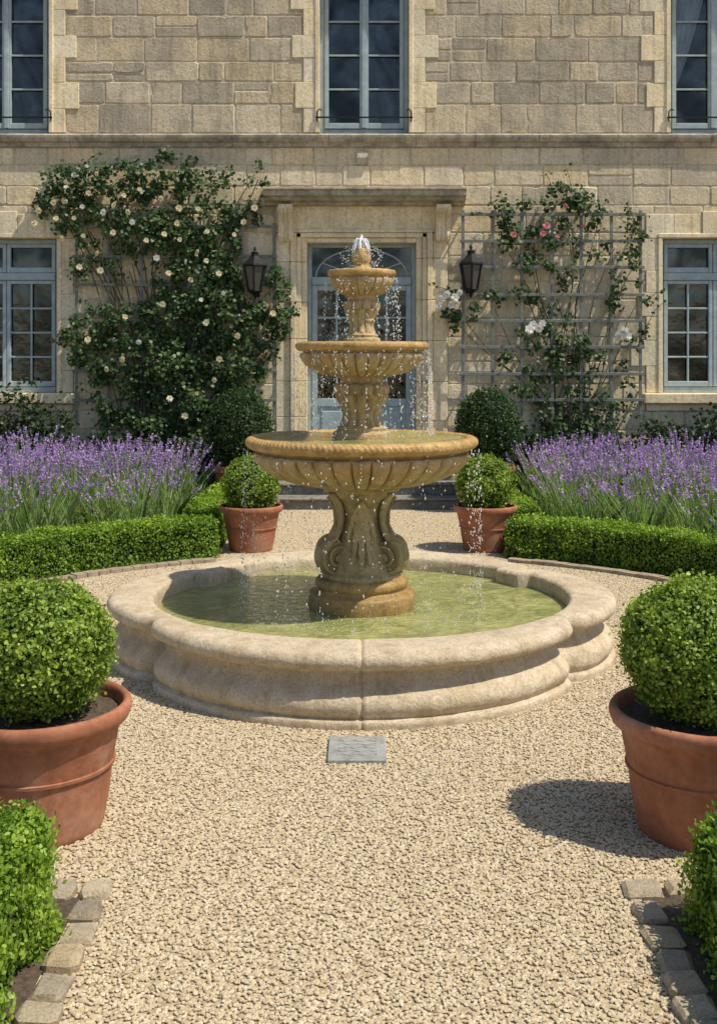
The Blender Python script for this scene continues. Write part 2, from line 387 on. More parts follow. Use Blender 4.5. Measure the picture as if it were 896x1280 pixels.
def sheet(name,pts,z,mat,label):
    n=len(pts); o=mkmesh(name,[(x,y,z) for x,y in pts],[tuple(range(n))],mat); o['kind']='structure'; o['label']=label; o['category']='ground'
    return o
for sgn in(-1,1):
    arc=[]
    a0=math.asin(1.26/3.1); 
    for i in range(25):
        a=a0+(math.pi/2-a0)*i/24; arc.append((sgn*3.1*math.sin(a),FY+3.1*math.cos(a)))
    pts=[(sgn*1.26,13.3)]+[(sgn*1.26,arc[0][1]+.001)]+arc[1:]+[(sgn*9,FY),(sgn*9,13.3)]
    if sgn>0: pts=pts[::-1]
    sheet('flower_bed_ground',pts[::-1],.012,M_soil,'dark soil of the lavender bed')
    sheet('flower_bed_ground',[(sgn*.88,.2),(sgn*4,.2),(sgn*4,3.43),(sgn*.88,3.43)][::sgn],.012,M_soil,'dark soil of the boxwood corner bed')
    mb=MB(); N=34
    for i in range(N):
        a=a0+(math.pi/2-a0)*i/N; b2=a+(math.pi/2-a0)/N*.94
        zt=.035+random.uniform(-.004,.004)
        q=[(sgn*r*math.sin(t),FY+r*math.cos(t)) for r,t in((3.0,a),(3.09,a),(3.09,b2),(3.0,b2))]
        v=[(x,y,-.02) for x,y in q]+[(x,y,zt) for x,y in q]
        mb.add(v,[(0,1,2,3),(4,5,6,7),(0,1,5,4),(1,2,6,5),(2,3,7,6),(3,0,4,7)],0,random.random())
    o=mb.obj('garden_edging',M_edge); o['kind']='structure'; o['label']='curved worn brick edging along the hedge'; o['category']='edging'

def cobble(cx,cy,sx,sy,h,i):
    mb=MB(); mb.box(-sx/2,sx/2,-sy/2,sy/2,-.03,h,0,.013,(i*.37)%1)
    mb.v=[(x+random.uniform(-.006,.006),y+random.uniform(-.006,.006),z+(random.uniform(-.004,.004) if z>0 else 0)) for x,y,z in mb.v]
    o=mb.obj('cobblestone',M_cobble,None,True,28); o.location=(cx,cy,0); o.rotation_euler=(random.uniform(-.05,.05),random.uniform(-.05,.05),random.uniform(-.10,.10))
    o['label']='worn square cobblestone edging the planting bed'; o['category']='cobblestone'; o['group']='cobblestones edging the beds'
ci=0
for sgn,xc in((-1,-.835),(1,.872)):
    y=3.40
    while y>2.45:
        L_=random.uniform(.105,.145); cobble(xc+random.uniform(-.008,.008),y-L_/2+.0,random.uniform(.09,.105),L_-.019,.034+random.uniform(-.008,.008),ci); y-=L_; ci+=1
    x=xc-.05*sgn
    for k in range(4):
        L_=random.uniform(.11,.145); cobble(x+sgn*L_/2,3.47+random.uniform(-.008,.008),L_-.018,.095,.034+random.uniform(-.006,.006),ci); x+=sgn*L_; ci+=1

r_=root('drain_cover',(-.02,4.73,0),'square grey slate drain cover set in gravel','drain cover')
mb=MB(); mb.box(-.125,.125,-.145,.145,-.02,.022,0,.004); mb.obj('cover_plate',M_slate,r_)
mb=MB()
for i in range(5):
    zz=[(-.085+.17*t/12,-.09+.042*i+.008*math.sin(t*1.3+i*2)+.004*math.sin(t*3.1+i),.0225) for t in range(13)]
    mb.tube(zz,.0022,4)
mb.obj('worn_relief',simple('slate_relief',(.20,.21,.2),.7),r_)

# ------------------------------------------------------------ FOUNTAIN
F=root('fountain',(FX,FY,0),'three-tiered carved stone fountain in a lobed pool','fountain')
def Rout(ph):
    d=np.array([math.sin(ph),-math.cos(ph)]); best=0
    for c,rad in(((0,-.16),1.25),((0,.16),1.25),((.59,0),.87),((-.59,0),.87)):
        dc=d[0]*c[0]+d[1]*c[1]; q=rad*rad-(c[0]**2+c[1]**2)+dc*dc
        best=max(best,dc+math.sqrt(q))
    return best
def Rin(ph): return 1/math.sqrt((math.sin(ph)/1.20)**2+(math.cos(ph)/1.11)**2)
CU=[math.radians(a) for a in(58,122,238,302)]
def angd(a,b): 
    d=(a-b+math.pi)%(2*math.pi)-math.pi; return abs(d)
prof=[(.0,-.01),(.0,.02),(.0,.034),(.006,.042),(.022,.046),(.03,.05)]+dens([(.026,.056),(.012,.078),(.008,.105),(.018,.135),(.045,.165),(.074,.195),(.088,.22),(.092,.243)],3)+[(.078,.247),(.07,.249),(.066,.262),(.05,.267)]+dens([(.03,.270),(.006,.278),(-.006,.295),(-.008,.315),(.0,.335),(.014,.348),(.03,.353),(.05,.355)],2)
profin=[(-.03,.3545),(-.012,.351),(0,.342),(.006,.33),(.006,.29),(.006,.2),(.006,.05)]
NS=720; v=[]
seams=[0]+CU+[math.radians(a) for a in(90,180,270)]
NP=len(prof)+len(profin)
for i in range(NP):
    inner=i>=len(prof)
    d,z0_=(profin[i-len(prof)] if inner else prof[i])
    for k in range(NS):
        ph=2*math.pi*k/NS; cd=min(angd(ph,c) for c in CU); cb=min(angd(ph,c) for c in(CU[1],CU[2]))
        z=z0_
        sm=any(angd(ph,s_)<math.radians(.3) for s_ in seams)
        if not inner:
            o=d+.05*math.exp(-(cd/math.radians(3.0))**2)
            if sm: o+=.012
            r=Rout(ph)-o
        else:
            r=Rin(ph)-d-.075/(1+math.exp((cb-math.radians(6))/.004))
            r=min(r,Rout(ph)-.12)
        if sm and z>.34: z-=.012
        r+=.0035*mnoise.noise(Vector((ph*14,z*22,d*9)))+.0018*mnoise.noise(Vector((ph*50,z*60,d*9)))
        v.append((r*math.sin(ph),-r*math.cos(ph),z+.0025*mnoise.noise(Vector((ph*15,i*.3,5)))))
f=[(i*NS+k,i*NS+(k+1)%NS,(i+1)*NS+(k+1)%NS,(i+1)*NS+k) for i in range(NP-1) for k in range(NS)]
mkmesh('pool_wall',v,f,M_pool,F,True,55)
WL=.262
NW=180; wv=[((Rin(2*math.pi*k/NW)+.01)*math.sin(2*math.pi*k/NW),-(Rin(2*math.pi*k/NW)+.01)*math.cos(2*math.pi*k/NW),WL) for k in range(NW)]
wb=[(x,y_,.03) for x,y_,z in wv]
mkmesh('pool_water',wv+wb,[tuple(range(NW))]+[(NW+k,NW+(k+1)%NW,(k+1)%NW,k) for k in range(NW)]+[tuple(range(2*NW-1,NW-1,-1))],M_water,F)
lathe('plinth',dens([(.30,.2),(.312,.27),(.312,.335)],1)+dens([(.305,.35),(.285,.36),(.27,.365),(.262,.375),(.27,.39),(.272,.41),(.262,.43),(.23,.44),(.1,.445)],3),96,M_plinth,F,lambda th,i,r,z:.004*mnoise.noise(Vector((math.sin(th)*5,math.cos(th)*5,z*20))))
def sq(th,i,r,z): return .012*abs(math.cos(2*th))**2-.006+ .004*mnoise.noise(Vector((math.sin(th)*4,math.cos(th)*4,z*12)))
pp=dens([(.235,.43),(.235,.46),(.215,.48),(.20,.52),(.17,.6),(.145,.68),(.13,.75),(.13,.82),(.145,.87),(.18,.905),(.195,.92),(.195,.935),(.215,.94),(.22,.965),(.2,.98)],3)
lathe('pedestal',pp,96,M_ped,F,sq)
mb=MB()
def ribbon(mb,path,w,t,ang,m=0,dx=0):
    n=len(path); P=np.array(path); T=np.gradient(P,axis=0); T/=np.linalg.norm(T,axis=1)[:,None]+1e-9; N=np.stack([T[:,1],-T[:,0]],1)
    ca,sa=math.cos(ang),math.sin(ang); V=[]
    sec=[(-.5,-.5),(-.5,.3),(-.38,.5),(-.2,.28),(.2,.28),(.38,.5),(.5,.3),(.5,-.5)]
    W=w if hasattr(w,'__len__') else [w]*n
    DX=dx if hasattr(dx,'__len__') else [dx]*n
    for i in range(n):
        for a,b in sec:
            r=P[i,0]+N[i,0]*b*t; z=P[i,1]+N[i,1]*b*t; s_=a*W[i]+DX[i]
            V.append((r*ca-s_*sa,r*sa+s_*ca,z))
    k=len(sec); Fc=[]
    for i in range(n-1):
        for j in range(k): Fc.append((i*k+j,i*k+(j+1)%k,(i+1)*k+(j+1)%k,(i+1)*k+j))
    Fc.append(tuple(range(k))); Fc.append(tuple(range((n-1)*k,n*k))[::-1]); mb.add(V,Fc,m)
def scrollpath(rc,zc,R0,top):
    path=list(top); turns=2.0
    a0=math.radians(70)
    for i in range(60):
        t=i/59; a=a0-t*turns*2*math.pi; R=R0*(1-.86*t); path.append((rc+R*math.cos(a),zc+R*math.sin(a)))
    return path
def disc(mb,rc,zc,R,w,ang):
    ca,sa=math.cos(ang),math.sin(ang);V=[];n=24
    for s_ in(-w/2,w/2):
        for k in range(n):
            a=2*math.pi*k/n; r=rc+R*math.cos(a); z=zc+R*math.sin(a); V.append((r*ca-s_*sa,r*sa+s_*ca,z))
    mb.add(V,[tuple(range(n)),tuple(range(n,2*n))]+[(k,(k+1)%n,n+(k+1)%n,n+k) for k in range(n)])
for q in range(4):
    an=math.radians([-30,30,150,210][q])
    top=dens([(.205,.93),(.178,.9),(.152,.85),(.146,.79),(.158,.73),(.19,.67)],4)
    pth=scrollpath(.182,.562,.104,top)
    W=[.06+.05*min(1,i/26) for i in range(len(pth))]
    ribbon(mb,pth,W,.018,an); disc(mb,.182,.562,.092,.07,an); disc(mb,.182,.562,.02,.115,an)
for q in range(4):
    an=math.radians(90*q)
    base=dens([(.20,.90),(.165,.865),(.147,.81),(.145,.75),(.158,.68),(.185,.60),(.22,.53),(.25,.485)],5)
    n=len(base)
    for lobe,(fan,i0,i1,wd) in enumerate(((0,0,n,.040),(-.05,3,n-6,.032),(.05,3,n-6,.032),(-.085,2,n-14,.028),(.085,2,n-14,.028))):
        pth=[(r+ (.010*math.sin(math.pi*j/(i1-i0)) ) + (.02*max(0,(j/(i1-i0)-.75))*4*.5),z) for j,(r,z) in enumerate(base[i0:i1])]
        W=[max(.006,wd*math.sin(math.pi*min(1,(j+1.5)/(len(pth)+1)))**.6)*(1+.22*math.sin(j*1.6)) for j in range(len(pth))]
        DX=[fan*(j/len(pth))**.8 for j in range(len(pth))]
        ribbon(mb,pth,W,.018,an,0,DX)
mb.obj('scroll_carving',M_ped,F,True,50)

def gad(N,amp,i0,i1,ir0=None,ir1=None,rN=90,ra=.004):
    def fdisp(th,i,r,z):
        d=0
        if i0<=i<=i1 and amp>0:
            w=math.sin(math.pi*min(1,max(0,(i-i0+.6)/(i1-i0+1.2))))**.4
            c=abs(math.cos(N*th/2)); d+=amp*w*(math.sqrt(max(0,1-(1-c)**2))-.7)
        if ir0 is not None and ir0<=i<=ir1: d+=ra*math.cos(rN*th+ (i-ir0)*.9)
        return d+.002*mnoise.noise(Vector((math.sin(th)*r*30,math.cos(th)*r*30,z*30)))
    return fdisp
def bowl(R,zr,zb,rb,N,amp,nseg,rope=True):
    H=zr-zb
    g_=dens([(rb,zb),(R*.42 if R*.42>rb else rb*1.15,zb+H*.04),(R*.62,zb+H*.13),(R*.79,zb+H*.30),(R*.89,zb+H*.48),(R*.925,zb+H*.62),(R*.915,zb+H*.68)],4)
    i1=len(g_)-1
    neck=dens([(R*.885,zb+H*.70),(R*.885,zb+H*.735),(R*.95,zb+H*.755)],1)
    rm=dens([(R*.97,zb+H*.775),(R*1.0,zb+H*.84),(R*1.0,zb+H*.93),(R*.975,zb+H*.985),(R*.94,zr),(R*.905,zr-H*.02),(R*.88,zr-H*.09)],3)
    inn=[(R*.8,zr-H*.25),(R*.4,zr-H*.5),(R*.1,zr-H*.55)]
    lathe('bowl',g_+neck,nseg,M_fount,F,gad(N,amp,2,i1-1))
    lathe('bowl_rim',[(R*.95,zb+H*.755)]+rm+inn,nseg,M_fountrim,F,gad(N,0,0,0,5,13,round(2*math.pi*R/.032),.0022 if rope else 0))
    n=96; wz=zr-H*.035; rv=[(R*.92*math.sin(2*math.pi*k/n),-R*.92*math.cos(2*math.pi*k/n),wz) for k in range(n)]
    rb_=[(x,y_,wz-.02) for x,y_,z in rv]
    mkmesh('bowl_water',rv+rb_,[tuple(range(n))]+[(n+k,n+(k+1)%n,(k+1)%n,k) for k in range(n)]+[tuple(range(2*n-1,n-1,-1))],M_water,F)
bowl(.675,1.255,.965,.2,36,.034,648,True)
bowl(.387,1.805,1.60,.13,30,.022,540,False)
bowl(.2,2.225,2.07,.075,22,.012,396,False)
def stem(z0,H,s):
    return dens([(s*1.0,z0),(s*1.03,z0+.07*H),(s*1.0,z0+.15*H),(s*.88,z0+.17*H),(s*.90,z0+.22*H),(s*.76,z0+.25*H),(s*.66,z0+.33*H),(s*.62,z0+.42*H),(s*.72,z0+.5*H),(s*.70,z0+.54*H),(s*.84,z0+.66*H),(s*.94,z0+.78*H),(s*.92,z0+.86*H),(s*.78,z0+.9*H),(s*.8,z0+1.0*H)],5)
def stemdisp(N,a,z0,H):
    def fn(th,i,r,z):
        u=(z-z0)/H; d=0
        if .52<u<.9: 
            ph=0 if u<.72 else math.pi/N
            c=abs(math.cos(N*(th+ph)/2)); w=math.sin(math.pi*(u-.52)/.38)**.5; d=a*w*(c-.6)
        elif .26<u<.5: d=a*.7*(abs(math.cos(N*th/2))-.6)
        return d+.0025*mnoise.noise(Vector((math.sin(th)*5,math.cos(th)*5,z*40)))
    return fn
lathe('stem',stem(1.22,.39,.165),168,M_fount,F,stemdisp(12,.032,1.22,.39))
lathe('stem',stem(1.78,.30,.108),140,M_fount,F,stemdisp(10,.022,1.78,.30))
lathe('finial',dens([(.062,2.19),(.062,2.235),(.05,2.245),(.045,2.26),(.052,2.275),(.055,2.30),(.05,2.325),(.045,2.345),(.03,2.355),(.005,2.358)],3),64,M_fountrim,F,lambda th,i,r,z:.004*abs(math.cos(5*th))-.002,close_top=True)
def octs(P,r,stretch):
    o=np.array([(1,0,0),(0,1,0),(-1,0,0),(0,-1,0),(0,0,1),(0,0,-1)],float)
    V=P[:,None,:]+o[None]*np.stack([r,r,r*stretch],1)[:,None,:]
    fi=np.array([(0,1,4),(1,2,4),(2,3,4),(3,0,4),(1,0,5),(2,1,5),(3,2,5),(0,3,5)])
    Fi=(np.arange(len(P))[:,None,None]*6+fi[None]).reshape(-1,3)
    return V.reshape(-1,3),Fi
mb=MB()
mb.tube([(0,0,2.33),(.003,0,2.37),(-.002,.002,2.41),(.001,0,2.435)],[.016,.013,.012,.004],8)
for k in range(26):
    a=random.uniform(0,6.28); R_=random.uniform(.03,.062); h_=random.uniform(.045,.085); p=[]
    for t in np.linspace(0,1,7): p.append((R_*t*math.cos(a),R_*t*math.sin(a),2.352+h_*4*t*(1-t)*.9+(-.03*t)))
    mb.tube(p,[.0055,.006,.005,.0055,.0045,.005,.003],6)
mb.obj('water_jet',M_drop,F,True,180)
pts=[];rd=[];st=[]
def curtain(R,z0,z1,ns,nd_,spread,base=.0025):
    for k in range(ns):
        a=rng.uniform(0,2*math.pi); rr_=R+rng.uniform(0,spread); cnt=int(nd_*rng.uniform(.3,1.5))
        for j in range(cnt):
            t=rng.uniform(0,1); z=z0-(z0-z1)*t; q=rr_+.035*math.sqrt(t)*rng.uniform(.2,1)+rng.normal(0,.004)
            aa=a+rng.normal(0,.012); pts.append((q*math.sin(aa),-q*math.cos(aa),z)); rd.append(base*rng.uniform(.5,1.3)); st.append(rng.uniform(1.2,3.5))
curtain(.2,2.18,1.81,50,13,.01,.0026); curtain(.387,1.76,1.26,110,16,.01,.0026); curtain(.675,1.19,WL,130,13,.015,.0029)
for k in range(420):
    a=rng.uniform(0,6.28); q=rng.normal(.70,.06); z=WL+abs(rng.normal(0,.03)); pts.append((q*math.sin(a),-q*math.cos(a),z)); rd.append(.0027); st.append(1)
for k in range(420):
    a=rng.uniform(0,6.28); q=rng.uniform(.33,.65); pts.append((q*math.sin(a),-q*math.cos(a),WL+abs(rng.normal(0,.015)))); rd.append(.0028); st.append(1)
for k in range(200):
    a=rng.uniform(0,6.28); q=rng.uniform(.03,.13); z=2.24+rng.uniform(0,.2)*(1-q*4); pts.append((q*math.sin(a),-q*math.cos(a),z)); rd.append(.003); st.append(1.2)
V_,F_=octs(np.array(pts),np.array(rd),np.array(st)); d_=mkmesh('falling_water',V_,F_,M_drop,F,True,180); d_['kind']='stuff'

# ------------------------------------------------------------ POTS
def pot(parent,R,H,rb):
    s=R
    pr=[(.0,.0),(rb*.97,.0),(rb,.012)]+dens([(rb*1.01,.03),(rb+(s*.88-rb)*.35,H*.3)],2)+[(rb+(s*.88-rb)*.52,H*.5),(rb+(s*.88-rb)*.54+.008,H*.505),(rb+(s*.88-rb)*.57+.008,H*.53),(rb+(s*.88-rb)*.58,H*.535)]
    pr+=[(s*.87,H*.80),(s*.885,H*.83),(s*.92,H*.845)]+dens([(s*.96,H*.86),(s*.99,H*.90),(s*1.0,H*.95),(s*.985,H*.985),(s*.95,H*1.0),(s*.91,H*.985),(s*.89,H*.94)],3)+[(s*.87,H*.8),(s*.8,H*.6)]
    lathe('pot',pr,96,M_terra,parent,lambda th,i,r,z:.002*mnoise.noise(Vector((math.sin(th)*6,math.cos(th)*6,z*14))),ang=40)
    n=64; v=[]; f=[]
    rings=14
    for i in range(rings+1):
        for k in range(n):
            r=s*.875*i/rings; a=2*math.pi*k/n; v.append((r*math.cos(a),r*math.sin(a),H*.89+.014*mnoise.noise(Vector((r*40*math.cos(a),r*40*math.sin(a),3)))))
    for i in range(rings):
        for k in range(n): f.append((i*n+k,(i+1)*n+k,(i+1)*n+(k+1)%n,i*n+(k+1)%n))
    mkmesh('soil',v,f,M_soil,parent,True,80)
def potted(loc,R,H,rb,br,bz,nl,ls,mat,label,group,sz=1.,seed=0,lump=.08):
    r0=root('potted_boxwood',loc,label,'potted plant',group)
    pot(r0,R,H,rb)
    mb=MB(); mb.tube([(0,0,H*.7),(.005,.0,H*.95),(0,.005,bz)],[.02,.018,.014],8); mb.obj('trunk',M_bark,r0,True)
    ball('foliage',br,(0,0,bz),nl,ls,mat,r0,sz,seed,lump)
lab='round clipped boxwood ball in a large terracotta pot on gravel'
potted((-1.18,3.99,0),.335,.455,.235,.252,.645,38000,.0165,M_box,lab,'large potted boxwoods',.90,1.3)
potted((1.235,3.95,0),.335,.445,.235,.272,.652,40000,.0165,M_box,lab,'large potted boxwoods',.88,5.1)
lab='small clipped boxwood ball in a terracotta pot beside the path'
potted((-.985,9.75,0),.285,.41,.19,.235,.59,11000,.021,M_box,lab,'potted boxwoods beside the path',1.,2.2,.06)
potted((1.10,9.75,0),.285,.41,.19,.24,.595,11000,.021,M_box,lab,'potted boxwoods beside the path',1.,8.2,.06)
lab='tall dark egg-shaped topiary in a terracotta pot near the door'
potted((-1.37,12.3,0),.31,.52,.21,.345,.93,12000,.027,M_boxdark,lab,'dark topiaries flanking the door',1.22,3.2,.05)
potted((1.42,12.3,0),.31,.52,.21,.345,.94,12000,.027,M_boxdark,lab,'dark topiaries flanking the door',1.22,6.7,.05)

# ------------------------------------------------------------ HEDGES
def hedge(name,length_pts,h,w,size,density,label,mat=M_hedge,seed=0.,group=None,up=.4,loose=1.,rnd=.03):
    pts=np.array(length_pts,float); seg=np.diff(pts,axis=0); L_=np.linalg.norm(seg,axis=1); cum=np.concatenate([[0],np.cumsum(L_)]); tot=cum[-1]
    o0=np.array([pts[0,0],pts[0,1],0])
    per=2*h+w
    n=int(density*per*(tot+w))
    t=rng.uniform(0,tot,n); u=rng.uniform(0,per,n)
    i=np.clip(np.searchsorted(cum,t)-1,0,len(seg)-1)
    tt=((t-cum[i])/L_[i])[:,None]; base=pts[i]+seg[i]*tt; dr=seg[i]/L_[i][:,None]; nm=np.stack([-dr[:,1],dr[:,0]],1)
    off=np.where(u<h,-w/2,np.where(u<h+w,u-h-w/2,w/2)); z=np.where(u<h,u,np.where(u<h+w,h,per-u))
    nrm=np.zeros((n,3)); 
    s1=u<h; s2=(u>=h)&(u<h+w); s3=u>=h+w
    nrm[s1,:2]=-nm[s1]; nrm[s2,2]=1; nrm[s3,:2]=nm[s3]
    z=np.where(s2,z-rnd*(np.abs(off)/(w/2))**4*1.0,z)
    off=np.where(s2,off,off*(1-2*rnd/w*(z/h)**5))
    ef_=np.clip(1-(tot-t)/.12,0,1)**2; z=np.where(s2,z-rnd*ef_,z)
    ne=int(density*w*h)
    P=base+nm*off[:,None]; P=np.column_stack([P,z])
    for e,(pt,d) in enumerate(((pts[0],-seg[0]/L_[0]),(pts[-1],seg[-1]/L_[-1]))):
        k=np.array([-d[1],d[0]]); oo=rng.uniform(-w/2,w/2,ne)*(1-rnd/w); q=pt[None]+k[None]*oo[:,None]
        P=np.concatenate([P,np.column_stack([q,rng.uniform(0,h-rnd,ne)])]); nrm=np.concatenate([nrm,np.tile([d[0],d[1],0],(ne,1))])
    lum=nz(P,5,seed)*.035*loose+nz(P,16,seed)*.02*loose+nz(P,34,seed)*.012*loose
    dep=rng.uniform(-.05,.012*loose,len(P))
    P=P+nrm*(lum+dep)[:,None]+rng.normal(0,.006*loose,P.shape)
    P[:,2]=np.maximum(P[:,2],.015)
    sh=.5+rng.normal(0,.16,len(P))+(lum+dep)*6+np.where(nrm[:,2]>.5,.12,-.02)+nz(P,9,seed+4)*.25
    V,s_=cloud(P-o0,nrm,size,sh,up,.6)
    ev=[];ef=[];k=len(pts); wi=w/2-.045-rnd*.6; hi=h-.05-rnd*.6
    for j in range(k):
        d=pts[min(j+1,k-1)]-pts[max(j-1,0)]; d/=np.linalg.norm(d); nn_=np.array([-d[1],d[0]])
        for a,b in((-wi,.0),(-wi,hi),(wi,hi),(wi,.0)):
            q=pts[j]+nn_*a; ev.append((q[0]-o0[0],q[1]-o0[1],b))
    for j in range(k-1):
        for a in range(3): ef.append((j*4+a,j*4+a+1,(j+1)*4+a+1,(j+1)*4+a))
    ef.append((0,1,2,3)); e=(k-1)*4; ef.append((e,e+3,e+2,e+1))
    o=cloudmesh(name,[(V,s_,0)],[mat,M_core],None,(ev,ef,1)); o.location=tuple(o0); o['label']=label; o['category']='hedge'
    if group:o['group']=group
    return o
for sgn in(-1,1):
    a0=math.asin(1.30/3.38)
    arc=[(sgn*3.38*math.sin(a),FY+3.38*math.cos(a)) for a in np.linspace(a0,math.radians(84),26)]
    hedge('box_hedge',arc,.335,.36,.022,10000,'low clipped box hedge curving around the fountain',seed=sgn*3.,group='curved box hedges')
    hedge('box_hedge',[(sgn*1.46,9.95),(sgn*1.46,10.6),(sgn*1.46,11.7)],.36,.34,.026,5000,'low clipped box hedge along the path to the steps',seed=sgn*7.,group='path box hedges')
    xr=-1.185 if sgn<0 else 1.25
    hedge('box_hedge',[(xr,2.2),(xr,2.8),(xr,3.29)],.37,.50,.0165,32000,'bright clipped box hedge in the corner bed',seed=sgn*11.,group='corner box hedges',up=1.0,loose=1.8,rnd=.06)

# ------------------------------------------------------------ LAVENDER
def lavender(sgn):
    cl=[]
    y=8.2
    while y<12.6:
        x=1.55
        while x<6.2:
            X=x+rng.uniform(-.13,.13); Y=y+rng.uniform(-.13,.13)
            if math.hypot(X,Y-FY)>3.85 and X>1.85 and X<.42*Y+1.0: cl.append((X*sgn,Y))
            x+=.40
        y+=.40
    cl=np.array(cl); nc=len(cl)
    rad_=np.hypot(cl[:,0],cl[:,1]-FY); front=np.clip((rad_-3.9)/1.1,0,1)
    ns=50; nb=170
    c=np.repeat(cl,ns,0); n=len(c); hc=np.repeat(rng.uniform(.64,.86,nc)-.17*(1-front),ns)
    an=rng.uniform(0,6.28,n); sp=np.sqrt(rng.uniform(0,1,n))
    b=np.column_stack([c[:,0]+.06*sp*np.cos(an),c[:,1]+.06*sp*np.sin(an),np.full(n,.02)])
    lean=.34*sp
    h=hc*rng.uniform(.76,1.12,n)*(1-.14*sp**2)
    t=np.column_stack([b[:,0]+lean*np.cos(an)+rng.normal(0,.03,n),b[:,1]+lean*np.sin(an)+rng.normal(0,.03,n),h])
    m=(b+t)/2+np.column_stack([-np.cos(an)*.03*sp,-np.sin(an)*.03*sp,np.full(n,.06)])
    wv=rng.normal(0,1,(n,3)); wv[:,2]=0; wv/=np.linalg.norm(wv,axis=1)[:,None]; w=.0036
    V=np.stack([b-wv*w,m-wv*w,t-wv*w*.6,t+wv*w*.6,m+wv*w,b+wv*w],1)
    sh=rng.normal(.6,.2,n)
    parts=[(V,sh,0)]
    c2=np.repeat(cl,nb,0); n2=len(c2); an=rng.uniform(0,6.28,n2); q=np.sqrt(rng.uniform(0,1,n2))
    P=np.column_stack([c2[:,0]+.27*q*np.cos(an),c2[:,1]+.27*q*np.sin(an),rng.uniform(.05,.48,n2)*(1-.2*q)])
    N=np.column_stack([np.cos(an),np.sin(an),np.full(n2,.3)])
    strip=np.array([(0,0,0),(.5,.05,.02),(1,0,0),(.5,-.05,.02)])
    Vl,_=cloud(P,N,.13,None,2.2,.5,1.0,strip); parts.append((Vl,rng.normal(.5,.2,n2)+(P[:,2]-.3)*.7,0))
    ax=(t-m); ax/=np.linalg.norm(ax,axis=1)[:,None]
    k=12; Lf=rng.uniform(.05,.12,n)
    keep=rng.uniform(0,1,n)<(.22+.70*np.repeat(front,ns))
    t=t[keep];ax=ax[keep];Lf=Lf[keep];nf=len(t)
    s=np.tile(np.linspace(-.45,.62,k),nf)
    tt=np.repeat(t,k,0)+np.repeat(ax,k,0)*(s*np.repeat(Lf,k))[:,None]+rng.normal(0,.0045,(nf*k,3))
    nr=rng.normal(0,1,(nf*k,3))
    dia=np.array([(-.5,0,0),(0,.5,.1),(.5,0,0),(0,-.5,.1)])
    Vf,_=cloud(tt,nr,.0195,None,.3,.3,1.,dia); shf=np.repeat(rng.normal(.5,.22,nf),k)+rng.normal(0,.18,nf*k); parts.append((Vf,shf,1))
    o=cloudmesh('lavender',parts,[M_lavst,M_lavfl]); o['kind']='stuff'; o['label']='mass of purple flowering lavender behind the box hedge'; o['category']='lavender'
lavender(-1); lavender(1)

# ------------------------------------------------------------ HOUSE
WY=13.4
def PX(x): return (x-452)*WY/1365
def PZ(y): return 1.7-(y-450)*WY/1365
Hh=root('stone_house',(0,WY,0),'weathered limestone manor house with blue-grey windows and door','house')
ZT=7.9; XW=9.2
wins=[]
WXL,WXR=-4.39,4.34
low0,low1=PZ(491),PZ(298)
up0=PZ(166); up1=up0+2.35
for cx in(WXL,WXR): wins.append((cx,low0,low1,1.32,'low'))
for cx in(WXL,.03,WXR): wins.append((cx,up0,up1,1.09 if cx==.03 else 1.12,'up'))
DW=.67; DZ0=.40; DZ1=PZ(303)
ops=[]
for cx,z0,z1,w,k in wins:
    ops.append((cx-w/2-.20,cx+w/2+.20,z0-(.22 if k=='low' else 0),z1+.30))
ops.append((-1.05,1.05,0,3.60))
SC0,SC1=PZ(184),PZ(167)
zs=sorted(set([0,SC0,SC1,ZT]+[o[2] for o in ops]+[o[3] for o in ops]))
lines=[0]
for a,b in zip(zs[:-1],zs[1:]):
    if b-a<.02: continue
    n=max(1,round((b-a)/.28))
    w=np.array([random.uniform(.75,1.3) for _ in range(n)]); w=w/w.sum()*(b-a); z=a
    for q in w: lines.append(z+q); z+=q
lines=sorted(lines)
mbw=MB(); G=.004
MY=.006
